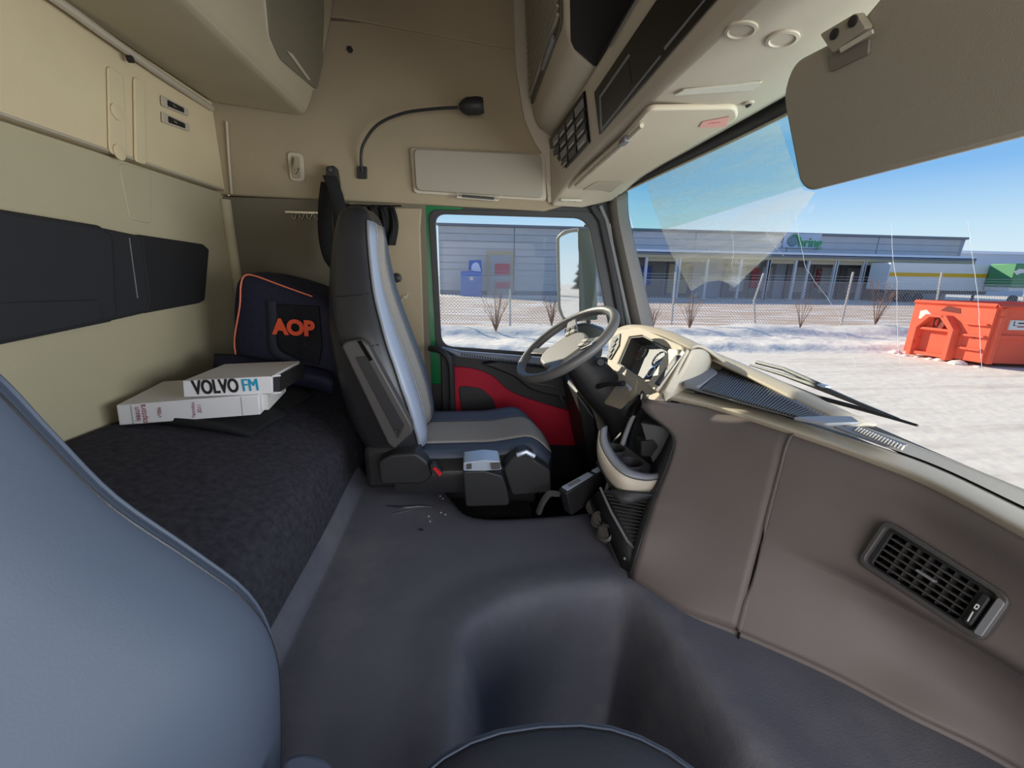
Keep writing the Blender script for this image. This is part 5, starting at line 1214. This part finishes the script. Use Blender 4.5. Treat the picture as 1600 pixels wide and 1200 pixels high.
text('sign_lettering', 'bring', 1.65, P(1266, 379.5, Y=ys_-.05), (1, 0, 0), (0, 0, 1), m_sgreen, sg, .04, .98, .02)
# blue waste compactor
bl = thing('blue_skip', 'blue waste container with raised lid against the warehouse wall', 'waste container')
c0_, c1_ = P(720, 440, Y=50).x, P(753, 440, Y=50).x; m_blue = mat('blue_paint', srgb(40, 100, 185), .5)
zl = P(735, 424, Y=50).z
MB().box(((c0_+c1_)/2, 50, (GZ+zl)/2), (c1_-c0_, 2, zl-GZ)).build('body', m_blue, bl, bevel=.08)
MB().prism([P(u, v, Y=51) for u, v in ((732, 423), (733, 407), (752, 406), (753, 425)) ], (0, .2, 0)).build('lid', m_blue, bl, smooth=False)
slab([P(u, v, Y=50.9) for u, v in ((735, 422), (738, 412), (746, 409), (751, 420), (752, 426))], (0, -.1, 0), .4).build('snow_patch', m_roofsnow, bl)
MB().box(((c0_+c1_)/2, 48.96, (GZ+zl)/2+.6), (.4, .06, .4)).build('label_plate', m_paper, bl)
# trailer and lorry
tl_ = thing('semi_trailer', 'white semi-trailer with yellow stripe parked at the loading bays', 'trailer')
Y0 = 46.0; m_trw = mat('trailer_white', srgb(225, 225, 222), .5); m_yel = mat('stripe_yellow', srgb(225, 175, 30), .5)
xa_, xb2 = P(1388, 430, Y=Y0).x, P(1574, 430, Y=Y0).x; zt2, zm2 = P(1480, 412, Y=Y0).z, P(1480, 454, Y=Y0).z
MB().add([(xa_, Y0, zm2), (xb2-.3, Y0, zm2), (xb2-.3, Y0+2.5, zm2), (xa_, Y0+2.5, zm2), (xa_, Y0, zt2), (xb2, Y0, zt2), (xb2, Y0+2.5, zt2), (xa_, Y0+2.5, zt2)],
         [(0, 3, 2, 1), (4, 5, 6, 7), (0, 1, 5, 4), (1, 2, 6, 5), (2, 3, 7, 6), (3, 0, 4, 7)]).build('box_body', m_trw, tl_, bevel=.05)
zy = P(1480, 430, Y=Y0).z; MB().box(((xa_+xb2)/2-1.2, Y0-.02, zy), (xb2-xa_-2.6, .05, .42)).build('yellow_stripe', m_yel, tl_, smooth=False)
MB().box(((xa_+xb2)/2-.5, Y0+1.2, zm2-.25), (xb2-xa_-2, 1.4, .35)).build('chassis', m_dgrey, tl_, smooth=False)
for k in range(3): MB().lathe((xa_+2.2+k*1.35, Y0+.1, GZ+.5), (0, 1, 0), [(.5, 0), (.52, .05), (.52, .3), (.5, .35)], 18).build('wheel', m_ink, tl_)
MB().box((xb2-3.5, Y0+.3, (zm2+GZ)/2), (.2, .2, zm2-GZ)).build('landing_leg', m_dgrey, tl_, smooth=False)
gt = thing('green_lorry', 'green-sided lorry at the right end of the white trailer', 'lorry')
g0, g1 = P(1576, 420, Y=44).x, P(1680, 420, Y=44).x
MB().box(((g0+g1)/2, 44.6, (P(1590, 412, Y=44).z+P(1590, 450, Y=44).z)/2), (g1-g0, 2.5, P(1590, 412, Y=44).z-P(1590, 450, Y=44).z)).build('box_body', mat('lorry_green', srgb(75, 140, 95), .5), gt, bevel=.1)
MB().box(((g0+g1)/2, 44.6, P(1590, 452, Y=44).z), (g1-g0, 2.4, .4)).build('side_skirt', m_trw, gt, smooth=False)
slab([P(u, v, Y=43.33) for u, v in ((1584, 425), (1592, 420), (1604, 421), (1604, 426), (1594, 427), (1588, 430))], (0, -.03, 0)).build('white_emblem', m_trw, gt)
for k in range(2): MB().lathe((g0+1.4+k*4, 43.6, GZ+.5), (0, 1, 0), [(.5, 0), (.52, .05), (.52, .3), (.5, .35)], 18).build('wheel', m_ink, gt)
# low building far right
lb = thing('low_hall', 'low grey hall with snowy flat roof at the far right horizon', 'building')
l0, l1 = P(1492, 400, Y=75).x, P(1900, 400, Y=75).x; zl2 = P(1550, 397, Y=75).z
MB().box(((l0+l1)/2, 80, (GZ+zl2)/2), (l1-l0, 10, zl2-GZ)).build('walls', mat('pale_wall', srgb(190, 200, 215), .7), lb, smooth=False)
MB().box(((l0+l1)/2, 79.9, zl2+.25), (l1-l0+1, 10.6, .5)).build('snowy_roof', m_roofsnow, lb, smooth=False)

m_fir = mat('fir_green', srgb(58, 66, 56), .9)
for k in range(9):
    x, y, h = -46-random.random()*8, -2+k*4.2+random.random()*2, random.uniform(5, 8.5); pr_ = [(.15, 0), (.15, h*.12)]
    for q in range(6): r = (1-q/6)*h*.22; pr_ += [(r, h*(.12+q*.14)), (r*.45, h*(.12+q*.14+.11))]
    t_ = thing('fir_tree', 'dark fir tree reflected in the wing mirror', 'tree', 'fir trees reflected in the wing mirror'); t_.location = (x, y, GZ)
    MB().lathe((0, 0, 0), (0, 0, 1), pr_+[(.02, h)], 9).build('crown', m_fir, t_, smooth=False)

# red hook-lift container
rcn = thing('red_container', 'weathered orange-red hook-lift waste container standing on the snow', 'waste container')
m_cont = mat('orange_red_paint', srgb(232, 98, 70), .55, .3, 2, .3, dist=.02)
two_tone(m_cont, srgb(150, 62, 48), 2.2, .62, .72, (1, 1, 1.5), 4)
m_rust = mat('dark_rust', srgb(120, 50, 42), .8)
B0 = P(1410, 553, Z=GZ); A0 = P(1530, 573, Z=GZ)
ex = (A0-B0); Lw = ex.length; ex.normalize(); ey = V((-ex.y, ex.x, 0))
if ey.dot(V((1, .4, 0))) < 0: ey = -ey
ey = (ey+ex*.35).normalized()
H = 1.78; LN = 6.0
def K(s, l, h): return B0+ex*s*Lw+ey*l+V((0, 0, h))
body = MB().add([K(.02, .55, .18), K(1, .35, .18), K(1, LN, .18), K(.02, LN, .18), K(.0, .0, H), K(1.02, 0, H), K(1.02, LN, H), K(0, LN, H)],
                [(0, 3, 2, 1), (0, 1, 5, 4), (1, 2, 6, 5), (2, 3, 7, 6), (3, 0, 4, 7), (4, 5, 6, 7)])
body = MB().add([K(0, .0, .12), K(1, .0, .12), K(1, LN, .12), K(0, LN, .12), K(.0, .0, H), K(1, 0, H), K(1, LN, H), K(0, LN, H)],
                [(0, 3, 2, 1), (0, 1, 5, 4), (1, 2, 6, 5), (2, 3, 7, 6), (3, 0, 4, 7)])
body.build('body', m_cont, rcn, smooth=False, solid=.05)
MB().tube([K(0, 0, H), K(1, 0, H)], .075, 4).build('top_rail', m_cont, rcn, smooth=False)
MB().tube([K(1, 0, H), K(1, LN, H)], .075, 4).build('top_rail', m_cont, rcn, smooth=False)
MB().tube([K(0, 0, H), K(0, LN, H)], .075, 4).build('top_rail', m_cont, rcn, smooth=False)
# hook frame on the end wall
def EB(s0, s1, h0, h1, d, name, m_): return MB().prism([K(s0, 0, h0), K(s1, 0, h0), K(s1, 0, h1), K(s0, 0, h1)], -ey*d).build(name, m_, rcn, bevel=.01)
def EP(pts, d, name, m_, o=0): return MB().prism([K(s_, -o, h_) for s_, h_ in pts], -ey*d).build(name, m_, rcn, bevel=.01)
EP([(.14, .05), (.20, .05), (.20, .98), (.33, 1.32), (.33, 1.42), (.28, 1.42), (.14, 1.02)], .22, 'hook_frame', m_cont)
EP([(.62, .05), (.68, .05), (.68, 1.02), (.54, 1.42), (.48, 1.42), (.48, 1.32), (.62, .98)], .22, 'hook_frame', m_cont)
EB(.20, .62, .92, 1.0, .16, 'cross_bar', m_cont); EB(.20, .62, .10, .20, .16, 'cross_bar', m_cont); EB(.30, .52, 1.34, 1.42, .22, 'cross_bar', m_cont)
for h_ in (.45, .85, 1.2): EB(.72, .98, h_, h_+.07, .08, 'step_rib', m_cont)
MB().lathe(K(.41, -.02, 1.16), -ey, [(.22, 0), (.22, .05), (.17, .05), (.17, .01)], 18).build('hook_eye', m_rust, rcn)
EP([(.10, 1.25), (.22, 1.2), (.26, 1.42), (.18, 1.55), (.10, 1.5)], .012, 'white_patch', m_paper)
EP([(.36, 1.55), (.62, 1.50), (.60, 1.66), (.44, 1.72)], .01, 'rust_patch', m_rust)
# ribs on the long side
for k in range(6):
    l0_ = .08+k*1.12; MB().prism([K(1, l0_, .10), K(1, l0_+.12, .10), K(1, l0_+.12, H-.05), K(1, l0_, H-.05)], ex*.10).build('side_rib', m_cont, rcn, bevel=.01)
MB().prism([K(1, .1, .86), K(1, LN, .86), K(1, LN, .96), K(1, .1, .96)], ex*.06).build('side_rail', m_cont, rcn)
pl_ = MB().prism([K(1.0, .42, 1.12), K(1.0, .98, 1.12), K(1.0, .98, 1.40), K(1.0, .42, 1.40)], ex*.03).build('name_plate', m_paper, rcn, smooth=False)
text('plate_print', 'L', .2, K(1.0, .54, 1.30)+ex*.035, ey, (0, 0, 1), m_ink, rcn, .002)
for h_ in (1.30, 1.20): MB().prism([K(1.0, .62, h_), K(1.0, .94, h_), K(1.0, .94, h_+.035), K(1.0, .62, h_+.035)], ex*.034).build('plate_line', m_ink if h_ > 1.25 else m_redink, rcn, smooth=False)
# snow clods around its foot
for k in range(14):
    p = K(random.uniform(-.1, 1.1), random.uniform(-.35, -.1), 0) if k < 9 else K(1.15+random.random()*.15, random.uniform(.2, 3), 0); r = random.uniform(.10, .22)
    o = MB().lathe(p+V((0, 0, -.03)), (0, 0, 1), [(r, 0), (r*.9, r*.35), (r*.5, r*.6), (r*.1, r*.7)], 9).build('snow_clod', m_bank)
    tag(o, 'rounded snow lump at the foot of the red container', 'snow', 'snow lumps around the red container')

# ------------------------------------------------------------------ raise everything so that the ground outside is at height zero
for o in list(S.objects):
    if o.parent is None and o.type in ('MESH', 'EMPTY'): o.location.z += CAM_H
